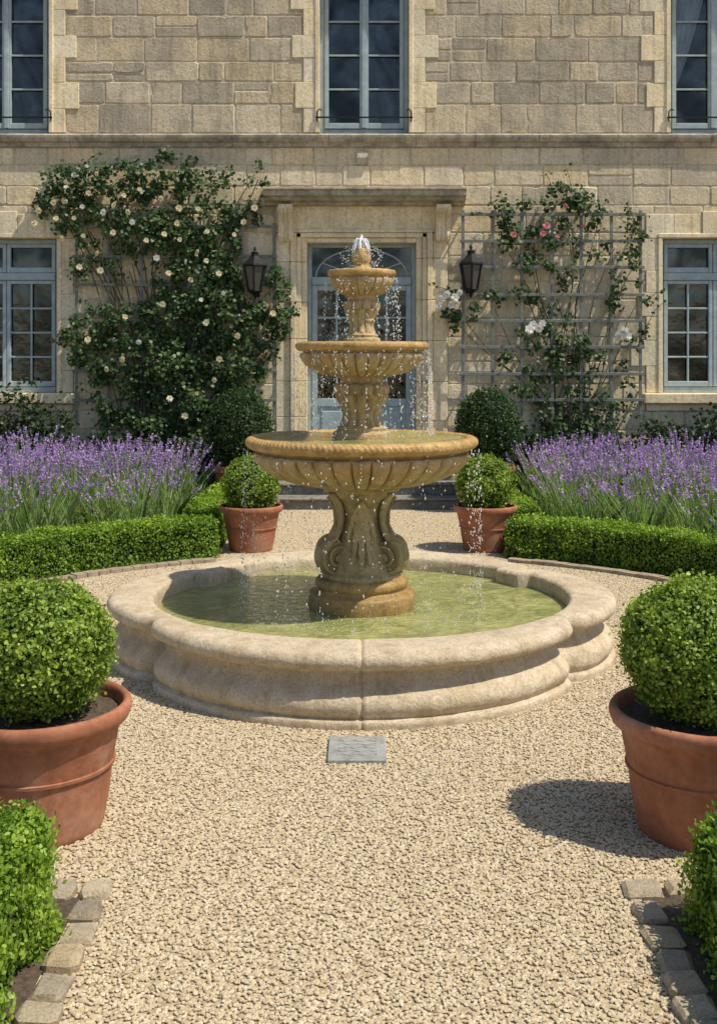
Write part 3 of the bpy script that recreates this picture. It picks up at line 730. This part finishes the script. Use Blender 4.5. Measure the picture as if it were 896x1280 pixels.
for z0,z1 in zip(lines[:-1],lines[1:]):
    if z1-z0<.02: continue
    if z0>=SC0-.001 and z1<=SC1+.001: continue
    iv=[(-XW,XW)]
    for a,b,c,d in ops:
        if c<=(z0+z1)/2<=d:
            nv=[]
            for p,q in iv:
                if b<=p or a>=q: nv.append((p,q)); continue
                if a>p:nv.append((p,a))
                if b<q:nv.append((b,q))
            iv=nv
    up=(z0+z1)/2>SC1
    for p,q in iv:
        mbw.add([(p,MY,z0),(q,MY,z0),(q,MY,z1),(p,MY,z1)],[(0,1,2,3)],2,.5)
        x=p
        while x<q-.01:
            w=random.uniform(.30,.74) if not up else random.uniform(.26,.66)
            if q-(x+w)<.2: w=q-x
            x1=x+w
            def blk(xa,xb,za,zb):
                dy=random.uniform(-.007,.0025); b=random.uniform(.006,.014); sa=random.betavariate(1.5,1.3)
                if random.random()<(.17 if up else .11): sa=random.uniform(0,.14)
                # worn irregular outline: many points around the block edge
                X0,X1,Z0,Z1=xa+G,xb-G,za+G,zb-G
                cr=random.uniform(.006,.024); ou=[]
                nx=max(2,int((X1-X0)/.07)); nz_=max(2,int((Z1-Z0)/.07))
                for i_ in range(nx+1): ou.append((X0+cr+(X1-X0-2*cr)*i_/nx,Z0))
                for i_ in range(nz_+1): ou.append((X1,Z0+cr+(Z1-Z0-2*cr)*i_/nz_))
                for i_ in range(nx+1): ou.append((X1-cr-(X1-X0-2*cr)*i_/nx,Z1))
                for i_ in range(nz_+1): ou.append((X0,Z1-cr-(Z1-Z0-2*cr)*i_/nz_))
                cx_,cz_=(X0+X1)/2,(Z0+Z1)/2
                chip=random.choice(ou) if random.random()<.25 else None
                jj=.0055 if up else .0042; o2=[]
                for u,w_ in ou:
                    e=random.uniform(-.2,1)*jj
                    if chip is not None:
                        dd=math.hypot(u-chip[0],w_-chip[1]); e+=max(0,.03-.35*dd)
                    dx_,dz_=cx_-u,cz_-w_; l_=math.hypot(dx_,dz_); o2.append((u+dx_/l_*e,w_+dz_/l_*e))
                hx,hz_=(X1-X0)/2,(Z1-Z0)/2; n8=len(o2)
                A=[(u,MY+.002,w_) for u,w_ in o2]
                Bq=[(cx_+(u-cx_)*(1-b/hx),dy+random.uniform(-.001,.001),cz_+(w_-cz_)*(1-b/hz_)) for u,w_ in o2]
                fs=[(i_,(i_+1)%n8,n8+(i_+1)%n8,n8+i_) for i_ in range(n8)]
                fs.append(tuple(range(n8,2*n8)))
                mbw.add(A+Bq,fs,1 if up else 0,sa)
            if w>.3 and z1-z0>.24 and random.random()<.12:
                zm=z0+(z1-z0)*random.uniform(.4,.6); blk(x,x1,z0,zm); blk(x,x1,zm,z1)
            else: blk(x,x1,z0,z1)
            x=x1
wall=mbw.obj('wall',[M_wall,M_wallup,M_mortar],Hh,fix=False)
wall['label']='coursed weathered limestone ashlar facade'
mb=MB()
mb.box(-XW,-XW+.4,.04,7,0,ZT); mb.box(XW-.4,XW,.04,7,0,ZT); mb.box(-XW+.4,XW-.4,6.6,7,0,ZT); 
mb.obj('side_wall',M_mortar,Hh)
mb=MB(); mb.box(-XW+.42,XW-.42,.45,6.5,SC0-.1,SC0+.1); mb.box(-XW+.42,XW-.42,1.6,1.7,.05,SC0-.11); mb.box(-XW+.42,XW-.42,1.6,1.7,SC0+.11,ZT-.02); mb.box(-XW+.42,XW-.42,.33,1.59,.01,.39); mb.obj('interior',M_room,Hh)
mb=MB(); mb.prism([(-.45,ZT+.25),(3.5,ZT+3.6),(7.45,ZT+.25),(7.3,ZT+.16),(-.3,ZT+.16)],-XW-.2,XW+.2); mb.obj('roof',M_roof,Hh)
mb=MB(); mb.prism([(.03,ZT),(-.1,ZT),(-.14,ZT+.04),(-.22,ZT+.07),(-.3,ZT+.12),(-.3,ZT+.155),(.03,ZT+.155)],-XW,XW); mb.obj('cornice',M_trim,Hh)
mb=MB(); x=-XW
while x<XW:
    w=random.uniform(.7,1.2); x1=min(x+w,XW); e=random.uniform(-.008,.008)
    mb.prism([(.03,SC0-.0),(-.03+e,SC0),(-.035+e,SC0+.045),(-.07+e,SC0+.06),(-.09+e,SC0+.10),(-.095+e,SC0+.13),(-.085,SC0+.145),(.02,SC0+.172),(.03,SC0+.165)],x+.002,x1-.002,0); x=x1
mb.obj('string_course',M_ledge,Hh)
def window(cx,z0,z1,w,kind):
    R=bpy.data.objects.new('window',None); R.location=(cx,0,z0); link(R,Hh)
    H=z1-z0; h=w/2
    mb=MB()
    z=0; k=0; 
    while z<H-.01:
        ch=.30+random.uniform(-.03,.03)
        if H-(z+ch)<.15: ch=H-z
        for s in(-1,1):
            wd=.20 if (k%2==0) else .30+random.uniform(-.03,.09)
            x0,x1=(h,h+wd) if s>0 else(-h-wd,-h)
            mb.box(x0+.0015,x1-.0015,-.014+random.uniform(-.004,.003),.26,z+.0015,z+ch-.0015,0,.005,random.uniform(.3,1))
        z+=ch;k+=1
    n=5; 
    for i in range(n):
        xa=-h-.2+(2*h+.4)*i/n; xb=-h-.2+(2*h+.4)*(i+1)/n; pr=.028 if i==n//2 else .014
        mb.box(xa+.0015,xb-.0015,-pr,.26,H+.003,H+.30+(.03 if i==n//2 else 0),0,.005,random.uniform(.4,1))
    for s in(-1,1):
        x0,x1=(h+.001,h+.055) if s>0 else(-h-.055,-h-.001); mb.box(x0,x1,-.030,.1,.0,H,0,.008,.8)
    mb.box(-h-.055,h+.055,-.032,.1,H+.004,H+.06,0,.008,.8)
    mb.obj('window_surround',M_trim,R,False)
    if kind=='low':
        mb=MB(); mb.box(-h-.24,h+.24,-.10,.26,-.13,-.003,0,.012,.7); mb.box(-h-.2,h+.2,-.03,.2,-.22,-.135,0,.006,.5); mb.obj('window_sill',M_trim,R)
    mb=MB(); y0,y1=.13,.19; e=.055
    mb.box(-h,-h+e,y0,y1,0,H,0,.006); mb.box(h-e,h,y0,y1,0,H,0,.006); mb.box(-h+e,h-e,y0,y1,0,.07,0,.006); mb.box(-h+e,h-e,y0,y1,H-e,H,0,.006)
    iw=h-e
    def leafs(za,zb,cols,rows,lf=.045):
        for s in(-1,1):
            xa,xb=(.004,iw-.002) if s>0 else(-iw+.002,-.004)
            yy0,yy1=.115,.165
            mb.box(xa,xa+lf,yy0,yy1,za,zb,0,.005); mb.box(xb-lf,xb,yy0,yy1,za,zb,0,.005)
            mb.box(xa+lf,xb-lf,yy0+.003,yy1,za,za+lf+.02,0,.005); mb.box(xa+lf,xb-lf,yy0+.003,yy1,zb-lf,zb,0,.005)
            for c in range(1,cols):
                xx=xa+lf+(xb-xa-2*lf)*c/cols; mb.box(xx-.011,xx+.011,.125,.16,za+lf+.02,zb-lf,0,.004)
            for r in range(1,rows):
                zz_=za+lf+.02+(zb-za-2*lf-.02)*r/rows; mb.box(xa+lf,xb-lf,.128,.158,zz_-.011,zz_+.011,0,.004)
    if kind=='low':
        tz=H-.46
        mb.box(-iw,iw,.10,.185,tz-.045,tz+.045,0,.008)
        leafs(.075,tz-.048,2,4); leafs(tz+.048,H-e-.002,1,1)
    else:
        leafs(.075,H-e-.002,1,5,.05)
        mb.box(-.028,.028,.10,.118,.08,H-e,0,.006)
    mb.obj('window_frame',M_blue,R)
    mb=MB(); mb.add([(-h+.01,.172,.01),(h-.01,.172,.01),(h-.01,.172,H-.01),(-h+.01,.172,H-.01)],[(0,1,2,3)]); mb.obj('window_glass',M_glass,R,fix=False)
    if kind=='up' and cx>2:
        mb=MB(); s=-1
        v=[];nx,nzz=50,14
        for j in range(nzz+1):
            t=j/nzz; zz_=.55+(H-.6)*t
            wd=.06+.52*t**.8
            for i in range(nx+1):
                u=i/nx; v.append((s*(h-.04-wd*u),.22+.018*math.sin(u*34),zz_))
        mb.add(v,[(j*(nx+1)+i,j*(nx+1)+i+1,(j+1)*(nx+1)+i+1,(j+1)*(nx+1)+i) for j in range(nzz) for i in range(nx)])
        mb.obj('curtain',M_curtain,R,True,180)
    if kind=='up':
        mb=MB(); zb=.17
        mb.box(-h-.05,h+.05,-.055,-.04,zb,zb+.018); 
        for s in(-1,1):
            mb.tube([(s*(h+.03),-.047,zb-.04),(s*(h+.03),-.047,zb+.08),(s*(h+.0),-.06,zb+.11),(s*(h-.03),-.06,zb+.09)],.008,6)
            mb.tube([(s*(h+.04),-.047,zb+.01),(s*(h+.04),.03,zb+.01)],.008,6)
        mb.obj('guard_rail',M_iron,R)
for a in wins: window(*a)

# door
D=bpy.data.objects.new('door',None); D.location=(0,0,DZ0); link(D,Hh); D['label']='blue-grey panelled double door with fanlight'
H=DZ1-DZ0
mb=MB(); mb.box(-DW,-DW+.05,.2,.28,0,H,0,.006); mb.box(DW-.05,DW,.2,.28,0,H,0,.006); mb.box(-DW+.05,DW-.05,.2,.28,H-.045,H,0,.006)
tz=H-.46; mb.box(-DW+.05,DW-.05,.17,.28,tz-.05,tz+.05,0,.01); mb.obj('door_frame',M_blue,D)
mb=MB()
fz=tz+.05
for R_,ry in((.57,.35),(.17,.11)):
    mb.tube([(R_*math.cos(a),.225,fz+ry*math.sin(a)) for a in np.linspace(0,math.pi,25)],.012,6)
for a in np.linspace(0,math.pi,7)[1:-1]:
    mb.tube([(.17*math.cos(a),.225,fz+.11*math.sin(a)),(.57*math.cos(a),.225,fz+.35*math.sin(a))],.010,6)
mb.obj('fanlight_bars',M_blue,D)
mb=MB(); mb.add([(-DW+.03,.24,0.02),(DW-.03,.24,0.02),(DW-.03,.24,H-.03),(-DW+.03,.24,H-.03)],[(0,1,2,3)]); mb.obj('door_glass',M_glass,D,fix=False)
for s in(-1,1):
    mb=MB(); xa,xb=(.003,DW-.052) if s>0 else(-DW+.052,-.003); t=tz-.052
    y0,y1=.19,.235
    lf=.068
    mb.box(xa,xa+lf,y0,y1,0.01,t,0,.006); mb.box(xb-lf,xb,y0,y1,.01,t,0,.006)
    mb.box(xa+lf,xb-lf,y0+.002,y1,.01,.16,0,.006); mb.box(xa+lf,xb-lf,y0+.002,y1,t-lf,t,0,.006); mb.box(xa+lf,xb-lf,y0+.002,y1,.72,.82,0,.006)
    mb.box(xa+lf,xb-lf,y0+.025,y1,.16,.72,0,.003); mb.box(xa+lf+.05,xb-lf-.05,y0+.008,y1,.21,.67,0,.012)
    xm=(xa+xb)/2; mb.box(xm-.012,xm+.012,y0+.008,y1,.82,t-lf,0,.004)
    for r in range(1,4):
        z=.82+(t-lf-.82)*r/4; mb.box(xa+lf,xb-lf,y0+.011,y1-.002,z-.012,z+.012,0,.004)
    mb.obj('door_leaf',M_blue,D)
mb=MB(); mb.tube([(.05,.185,.98),(.05,.14,.98),(.0,.14,.98),(-.04,.14,.975)],.009,8); mb.box(.035,.065,.18,.19,.93,1.05); mb.obj('door_handle',M_iron,D)
mb=MB()
for s in(-1,1):
    def bx(a,b,y0,z0,z1,sh=.7):
        x0,x1=(a,b) if s>0 else(-b,-a); mb.box(x0,x1,y0,.32,z0,z1,0,.007,sh)
    z=0.0
    while z<3.24:
        ch=min(.48+random.uniform(-.05,.05),3.26-z); 
        if 3.26-(z+ch)<.15: ch=3.26-z
        sh=random.uniform(.55,1)
        bx(DW,DW+.07,.0,z+.0015,z+ch-.0015,sh); bx(DW+.071,DW+.13,-.03,z+.0015,z+ch-.0015,sh); bx(DW+.131,DW+.20,-.055,z+.0015,z+ch-.0015,sh)
        bx(DW+.202,1.05,-.015,z+.0015,z+ch-.0015,random.uniform(.4,.9)); z+=ch
mb.box(-DW+.001,DW-.001,.0,.32,DZ1,DZ1+.055,0,.006,.8); mb.box(-DW-.19,DW+.19,-.03,.3,DZ1+.058,DZ1+.115,0,.006,.8)
mb.box(-1.05,1.05,-.012,.3,3.265,3.6,0,.006,.75)
mb.box(-DW-.2,DW+.2,-.05,.28,DZ1+.118,3.30,0,.008,.85)
mb.obj('door_surround',M_trim,Hh)
mb=MB(); hz=PZ(258)
mb.prism([(.03,hz),(-.10,hz),(-.12,hz+.03),(-.2,hz+.045),(-.24,hz+.08),(-.28,hz+.09),(-.29,hz+.10),(-.29,hz+.15),(-.32,hz+.165),(-.32,hz+.185),(-.28,hz+.195),(.0,hz+.235),(.03,hz+.235)],PX(332),PX(580)); mb.obj('door_hood',M_ledge,Hh)
mb=MB(); mb.prism([(.03,PZ(208)),(-.04,PZ(206)),(-.06,PZ(198)),(-.05,PZ(190)),(.03,PZ(188))],PX(446),PX(460)); mb.obj('keystone_remnant',M_ledge,Hh)
for cx in(PX(358),PX(553)):
    mb=MB()
    pr=[(.0,hz-.003),(-.22,hz-.003),(-.23,hz-.05),(-.21,hz-.10),(-.17,hz-.13),(-.14,hz-.17),(-.12,hz-.24),(-.11,hz-.30),(-.125,hz-.35),(-.115,hz-.40),(-.09,hz-.43),(-.05,hz-.42),(.0,hz-.42)]
    mb.prism(pr,cx-.085,cx+.085,0,.8)
    for dx in(-.05,0,.05):
        mb.tube([(cx+dx,y-.006,z) for y,z in dens(pr[2:11],3)],.014,6,0,.8)
    for dx in(-.087,.087):
        for(yc,zc,R_) in((-.16,hz-.065,.05),(-.075,hz-.36,.04)):
            mb.tube([(cx+dx,yc+R_*(1-t/30)*math.cos(t*.42),zc+R_*(1-t/30)*math.sin(t*.42)) for t in range(28)],.007,5,0,.8)
    mb.obj('console_bracket',M_trim,Hh,True,40)
St=root('entrance_steps',(0,12.4,0),'weathered grey stone entrance steps below the front door','steps')
for i in range(3):
    mb=MB(); w=1.12-.02*i; mb.box(-w,w,.30*i,1.0 if i==2 else .30*(i+1)+.03,.133*i+(.001 if i else 0),.133*(i+1)-.03,0,.006); mb.box(-w-.02,w+.02,.30*i-.03,1.0-.002*i if i==2 else .30*(i+1)+.03,.133*(i+1)-.029,.133*(i+1),0,.01); mb.obj('step',M_step,St)

# ------------------------------------------------------------ LANTERNS
def lantern(px,py):
    X=PX(px); Z=PZ(py)
    R=root('wall_lantern',(X,WY-.02,Z),'black iron carriage lantern fixed to the stone wall','lantern','wall lanterns beside the door')
    cy=-.22
    mb=MB()
    def hexring(r,z): return [(r*math.cos(math.pi/3*k+math.pi/6),cy+r*math.sin(math.pi/3*k+math.pi/6),z) for k in range(6)]
    rt,rb=.14,.085; zt,zb=.10,-.20
    T=hexring(rt,zt); B=hexring(rb,zb)
    for k in range(6): mb.tube([B[k],T[k]],.013,5)
    for ring in(T,B,): mb.tube(ring+[ring[0]],.013,5)
    prof=[(rt+.025,zt),(rt+.02,zt+.02),(.09,zt+.08),(.05,zt+.12),(.045,zt+.15),(.055,zt+.16),(.03,zt+.175),(.012,zt+.19),(.02,zt+.21),(.012,zt+.23),(.002,zt+.24)]
    n=6; v=[]
    for r,z in prof: v+=[(r*math.cos(math.pi/3*k+math.pi/6),cy+r*math.sin(math.pi/3*k+math.pi/6),z) for k in range(n)]
    f=[(i*n+k,i*n+(k+1)%n,(i+1)*n+(k+1)%n,(i+1)*n+k) for i in range(len(prof)-1) for k in range(n)]+[tuple(range(n))]
    mb.add(v,f)
    prof=[(rb+.01,zb),(.05,zb-.03),(.02,zb-.05),(.012,zb-.07),(.002,zb-.08)]; v=[]
    for r,z in prof: v+=[(r*math.cos(math.pi/3*k+math.pi/6),cy+r*math.sin(math.pi/3*k+math.pi/6),z) for k in range(n)]
    mb.add(v,[(i*n+k,i*n+(k+1)%n,(i+1)*n+(k+1)%n,(i+1)*n+k) for i in range(len(prof)-1) for k in range(n)]+[tuple(range(n))])
    mb.obj('lantern_frame',M_iron,R)
    mb=MB(); v=hexring(rb-.006,zb+.004)+hexring(rt-.006,zt-.004); mb.add(v,[(k,(k+1)%6,6+(k+1)%6,6+k) for k in range(6)]); mb.obj('lantern_glass',M_lglass,R)
    mb=MB(); mb.tube([(0,.0,-.16),(0,-.06,-.22),(0,-.14,-.27),(0,-.20,-.29),(0,cy,-.27)],.012,8); mb.box(-.04,.04,-.015,.02,-.26,-.02,0,.006)
    mb.tube([(0,0,-.05),(0,-.05,-.06),(0,-.08,-.02)],.008,6); mb.obj('lantern_bracket',M_iron,R)
lantern(321,345); lantern(586,343)

# ------------------------------------------------------------ TRELLIS
def trellis(x0,x1,y0,y1,cols,rows,label,TY,hw):
    X0,X1,Z1,Z0=PX(x0),PX(x1),PZ(y0),PZ(y1)
    o=root('trellis',((X0+X1)/2,WY-TY,Z0),label,'trellis')
    mb=MB(); w=(X1-X0)/2
    for c in range(cols+1):
        x=-w+2*w*c/cols+random.uniform(-.008,.008); mb.box(x-hw,x+hw,-.018,-.003,-.30,Z1-Z0+.05,0,.003)
    for r in range(rows+1):
        z=(Z1-Z0)*r/rows+random.uniform(-.008,.008); mb.box(-w-.04,w+.04,-.034,-.0195,z-hw,z+hw,0,.003)
    for x in(-w,w):
        for z in(.1,Z1-Z0-.1): mb.box(x-.01,x+.01,-.003,TY-.01,z-.01,z+.01)
    mb.obj('lattice',M_trellis,o)
trellis(98,343,285,500,6,6,'weathered wooden trellis under cream climbing roses',.08,.017)
trellis(577,797,270,500,6,7,'weathered wooden trellis with sparse climbing rose',.13,.019)

# ------------------------------------------------------------ CLIMBING ROSES
def blossom_mesh(name,mat,R=.05):
    V=[];sh=[]
    for ring,(n,tilt,sc) in enumerate(((6,.25,1.),(5,.7,.8),(4,1.1,.55),(3,1.35,.35))):
        for k in range(n):
            a=2*math.pi*(k+.5*ring)/n; 
            d=np.array([math.cos(a)*math.cos(tilt),-math.sin(tilt),math.sin(a)*math.cos(tilt)]); t=np.array([-math.sin(a),0,math.cos(a)])
            nn_=np.cross(d,t)
            p=[d*R*sc*u+t*R*sc*vv+nn_*R*.12*ww for u,vv,ww in((.05,0,0),(.5,.45,.4),(.95,.3,-.2),(1.05,0,-.4),(.95,-.3,-.2),(.5,-.45,.4))]
            V.append(p); sh.append(.9-.2*ring+random.uniform(-.1,.1))
    V=np.array(V)
    o=cloudmesh(name,[(V,np.array(sh),0)],[mat]); me=o.data; bpy.data.objects.remove(o); return me
BM={'cream':blossom_mesh('cream_blossom',M_cream),'white':blossom_mesh('white_blossom',M_white),'pink':blossom_mesh('pink_blossom',M_pink)}
def rose(basepx,blobs,nleaf,label,flowers,size=.062,deep=.22,clear=None,srad=.018,reps=2):
    bx=PX(basepx[0]); R=root('climbing_rose',(bx,WY-.25,0),label,'climbing rose')
    loc=np.array([bx,WY-.25,0])
    A=np.array([b[2]*b[3]*b[4] for b in blobs],float); A/=A.sum()
    P=[];Nn=[];tip=[]
    for b,a in zip(blobs,A):
        nsub=max(3,int(nleaf*a/22))
        for k in range(nsub):
            t=random.uniform(0,6.28); q=math.sqrt(random.random())
            cx=b[0]+b[2]*q*math.cos(t)*1.1; cy=b[1]+b[3]*q*math.sin(t)*1.1
            if clear and abs(cx-clear[0])<clear[2] and abs(cy-clear[1])<clear[3]: continue
            dep=random.uniform(.05,.12+deep*(1-q)*b[4])
            c=np.array([PX(cx),WY-.05-dep,max(.1,PZ(cy))]); tip.append(c)
            m=22; r_=rng.uniform(.05,.13)
            off=rng.normal(0,1,(m,3)); off/=np.linalg.norm(off,axis=1)[:,None]; off*=r_*rng.uniform(.3,1.2,(m,1)); off[:,1]*=.55
            P.append(c+off); Nn.append(off/r_*.5+np.array([0,-.7,.35]))
    P=np.concatenate(P);Nn=np.concatenate(Nn); P[:,1]=np.minimum(P[:,1],WY-.03)
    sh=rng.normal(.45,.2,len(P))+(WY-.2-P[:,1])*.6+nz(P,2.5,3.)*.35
    mb=MB()
    for b in blobs:
        for rep in range(reps):
            tx,ty=b[0]+random.uniform(-.6,.6)*b[2],b[1]+random.uniform(-.7,.5)*b[3]
            sx=basepx[0]+random.uniform(-10,10); p=[]
            n=12; ph=random.uniform(0,6)
            for i in range(n):
                t=i/(n-1); x=sx+(tx-sx)*t**1.6+13*math.sin(t*6+ph)*(t*(1-t)*4); y=basepx[1]+(ty-basepx[1])*t
                z=PZ(y) if i>0 else 0
                p.append((PX(x)-bx,.25-.08-.04*math.sin(t*9+ph)-.05*(1-t),z))
            p[0]=(PX(sx)-bx,.05,.0)
            mb.tube(p,[srad*(1-.75*i/(n-1))+.002 for i in range(n)],6)
    LP=[];LN=[]
    for k in range(56):
        c=tip[random.randrange(len(tip))]-loc; a=random.uniform(.2,2.9); l=random.uniform(.2,.5)
        p0=np.array(c); p1=np.array((c[0]+l*.5*math.cos(a),c[1]-.02,c[2]+l*.6*math.sin(a))); p2=np.array((c[0]+l*math.cos(a),c[1]-.04,c[2]+l*.9*math.sin(a)))
        mb.tube([tuple(p0),tuple(p1),tuple(p2)],[.005,.0035,.002],5)
        for t in np.linspace(.2,1.,9):
            q=(1-t)**2*p0+2*t*(1-t)*p1+t*t*p2; LP.append(q+rng.normal(0,.022,3)); LN.append((0,-.7,.4))
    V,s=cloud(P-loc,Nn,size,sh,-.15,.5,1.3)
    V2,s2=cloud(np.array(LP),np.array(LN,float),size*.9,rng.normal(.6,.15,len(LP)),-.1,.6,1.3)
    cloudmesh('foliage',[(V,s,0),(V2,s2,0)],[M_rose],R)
    mb.obj('stems',M_bark,R,True)
    for px,py,kind,sc in flowers:
        o=bpy.data.objects.new('rose_blossom',BM[kind]); x=PX(px); z=PZ(py)
        o.location=(x-bx,-.10+random.uniform(-.05,.03),z); o.scale=(sc,)*3; o.rotation_euler=(random.uniform(-.2,.6),random.uniform(0,6),random.uniform(-.5,.5)); link(o,R)
lb=[(105,228,44,20,1.),(75,262,28,26,.8),(150,235,45,25,.9),(205,222,48,26,.9),(262,235,36,24,.6),(318,228,18,24,.3),(120,280,42,26,.8),(190,290,48,28,1.),(245,290,52,38,1.1),(300,290,30,32,.5),
    (108,325,24,24,.5),(165,335,30,14,.3),(250,350,48,42,1.2),(230,400,46,38,1.1),(290,390,38,50,1.2),(346,380,20,42,1.0),(110,405,32,26,.9),(165,415,40,32,.9),(215,455,50,38,1.2),(120,450,32,28,.8),(160,490,42,32,1.),(300,450,40,42,1.1),(335,420,20,28,.7),(240,500,46,36,1.1),(180,535,52,32,1.2),(240,550,48,30,1.2),(300,495,25,28,.6),(200,570,66,25,1.1)]
fl=[]
fpos=[(62,270),(75,258),(97,262),(120,243),(100,225),(140,268),(152,262),(165,248),(178,287),(195,305),(150,300),(118,300),(135,325),(96,240),(205,255),(228,262),(240,330),(255,315),(262,332),(275,350),(248,352),(292,300),(310,278),(320,262),(205,330),(218,345),(88,300),(110,335),(130,345),(262,405),(288,372),(302,425),(270,470),(255,488),(240,520),(215,500),(160,445),(185,430),(140,460),(345,395),(258,380),(283,448),(52,285),(112,262),(187,240),(224,285),(232,300),(160,395),(120,430),(250,270),(215,382),(80,282),(170,270),(212,300),(266,290),(130,225),(104,278)]
for p in fpos: fl.append((p[0]+random.uniform(-5,5),p[1]+random.uniform(-5,5),'cream' if random.random()<.85 else 'white',random.uniform(.55,.9)))
rose((195,600),lb,20500,'dense dark-leaved climbing rose with cream blooms on trellis',fl,.050,.22,(321,347,17,34),.014,2)
rb_=[(640,262,26,16,.6),(700,258,38,20,.9),(740,270,26,22,.6),(655,290,38,16,.7),(615,292,22,12,.4),(700,292,35,16,.5),(775,300,24,26,.5),(800,335,14,40,.4),(660,325,35,22,.5),(725,330,30,18,.35),(580,385,20,24,.6),(565,400,12,12,.5),(610,375,22,16,.4),(680,370,32,22,.5),(760,370,26,26,.4),(795,400,16,32,.45),(660,420,26,20,.4),(700,430,40,28,.6),(640,450,22,22,.3),(735,450,28,25,.4),(700,480,42,26,.65),(770,475,24,32,.35),(740,520,40,26,.6),(690,520,34,26,.6),(720,552,45,24,.9),(655,500,20,25,.25),(640,550,25,18,.4)]
fr=[(637,297,'pink',.8),(677,287,'pink',1.),(672,296,'pink',.8),(700,262,'pink',.6),(660,408,'white',1.3),(655,413,'white',1.2),(667,411,'white',1.1),(672,405,'white',.9),(770,416,'white',1.4),(766,421,'white',1.2),(775,421,'white',1.),(548,375,'white',1.),(556,370,'white',1.),(565,374,'white',1.1),(560,383,'white',.9),(545,384,'white',.8),(571,368,'white',.8),(722,287,'pink',.5),(690,300,'pink',.5),(620,420,'pink',.5)]
rose((705,600),rb_,4300,'sparse climbing rose with pink and white blooms on trellis',fr,.050,.10,(586,345,16,34),.0085,1)

def shrub(X,Y,r,h,label,seed):
    R=root('shrub',(X,Y,0),label,'shrub','dark shrubs against the house wall')
    n=7000//9; k=rng.normal(0,1,(n,3)); k/=np.linalg.norm(k,axis=1)[:,None]; k[:,2]=np.abs(k[:,2])
    lum=1+nz(k,2.2,seed)*.4+nz(k,5,seed)*.2; q=k*(lum*rng.uniform(.55,1.05,n))[:,None]*np.array([r,r*.7,h]); 
    P=np.repeat(q,9,0)+rng.normal(0,.04,(n*9,3)); N=np.repeat(k,9,0); P[:,2]=np.abs(P[:,2])+.02
    V,s=cloud(P,N,.055,rng.normal(.45,.2,len(P)),.2,.7); cloudmesh('foliage',[(V,s,0)],[M_shrub],R)
    mb=MB()
    for j in range(7):
        a=random.uniform(0,6.28); mb.tube([(0,0,0),(.3*r*math.cos(a),.2*r*math.sin(a),h*.4),(.7*r*math.cos(a),.45*r*math.sin(a),h*.85)],[.02,.013,.004],5)
    mb.obj('stems',M_bark,R)
shrub(-3.95,12.75,.62,1.28,'dark leafy shrub below the ground floor window',2.)
shrub(-4.9,12.7,.7,1.2,'dark leafy shrub below the ground floor window',4.)
shrub(4.35,12.7,.75,1.22,'dark leafy shrub below the ground floor window',6.)
shrub(3.5,12.85,.5,.9,'dark leafy shrub below the ground floor window',9.)
for sx_,yy in((-2.9,12.95),(-1.9,13.0),(2.1,13.0),(2.8,12.95)): shrub(sx_,yy,.5,.7,'low dark shrub at the foot of the trellis',sx_)

# ------------------------------------------------------------ CAMERA / LIGHT
cam=bpy.data.cameras.new('camera'); co=bpy.data.objects.new('camera',cam); link(co); co.location=(0,0,1.7); co.rotation_euler=(math.radians(90),0,0)
cam.sensor_fit='VERTICAL'; cam.sensor_height=24; cam.lens=24*1365/1280; cam.shift_y=-190/1280; cam.shift_x=-4/1280; cam.clip_end=500
S.camera=co
ts=Vector((.54,-.23,1.)).normalized()
sd=bpy.data.lights.new('sun','SUN'); sd.energy=5.0; sd.angle=math.radians(.53); sd.color=(1,.93,.80)
so=bpy.data.objects.new('sun',sd); link(so); so.rotation_euler=ts.to_track_quat('Z','Y').to_euler(); so.location=(8,-3,15)
w=bpy.data.worlds.new('World'); S.world=w; w.use_nodes=True; nt=w.node_tree
sk=nt.nodes.new('ShaderNodeTexSky'); sk.sky_type='NISHITA'; sk.sun_disc=False; sk.sun_elevation=math.asin(ts.z); sk.sun_rotation=math.atan2(ts.x,ts.y)
bg=nt.nodes['Background']; nt.links.new(sk.outputs[0],bg.inputs['Color']); bg.inputs['Strength'].default_value=.13
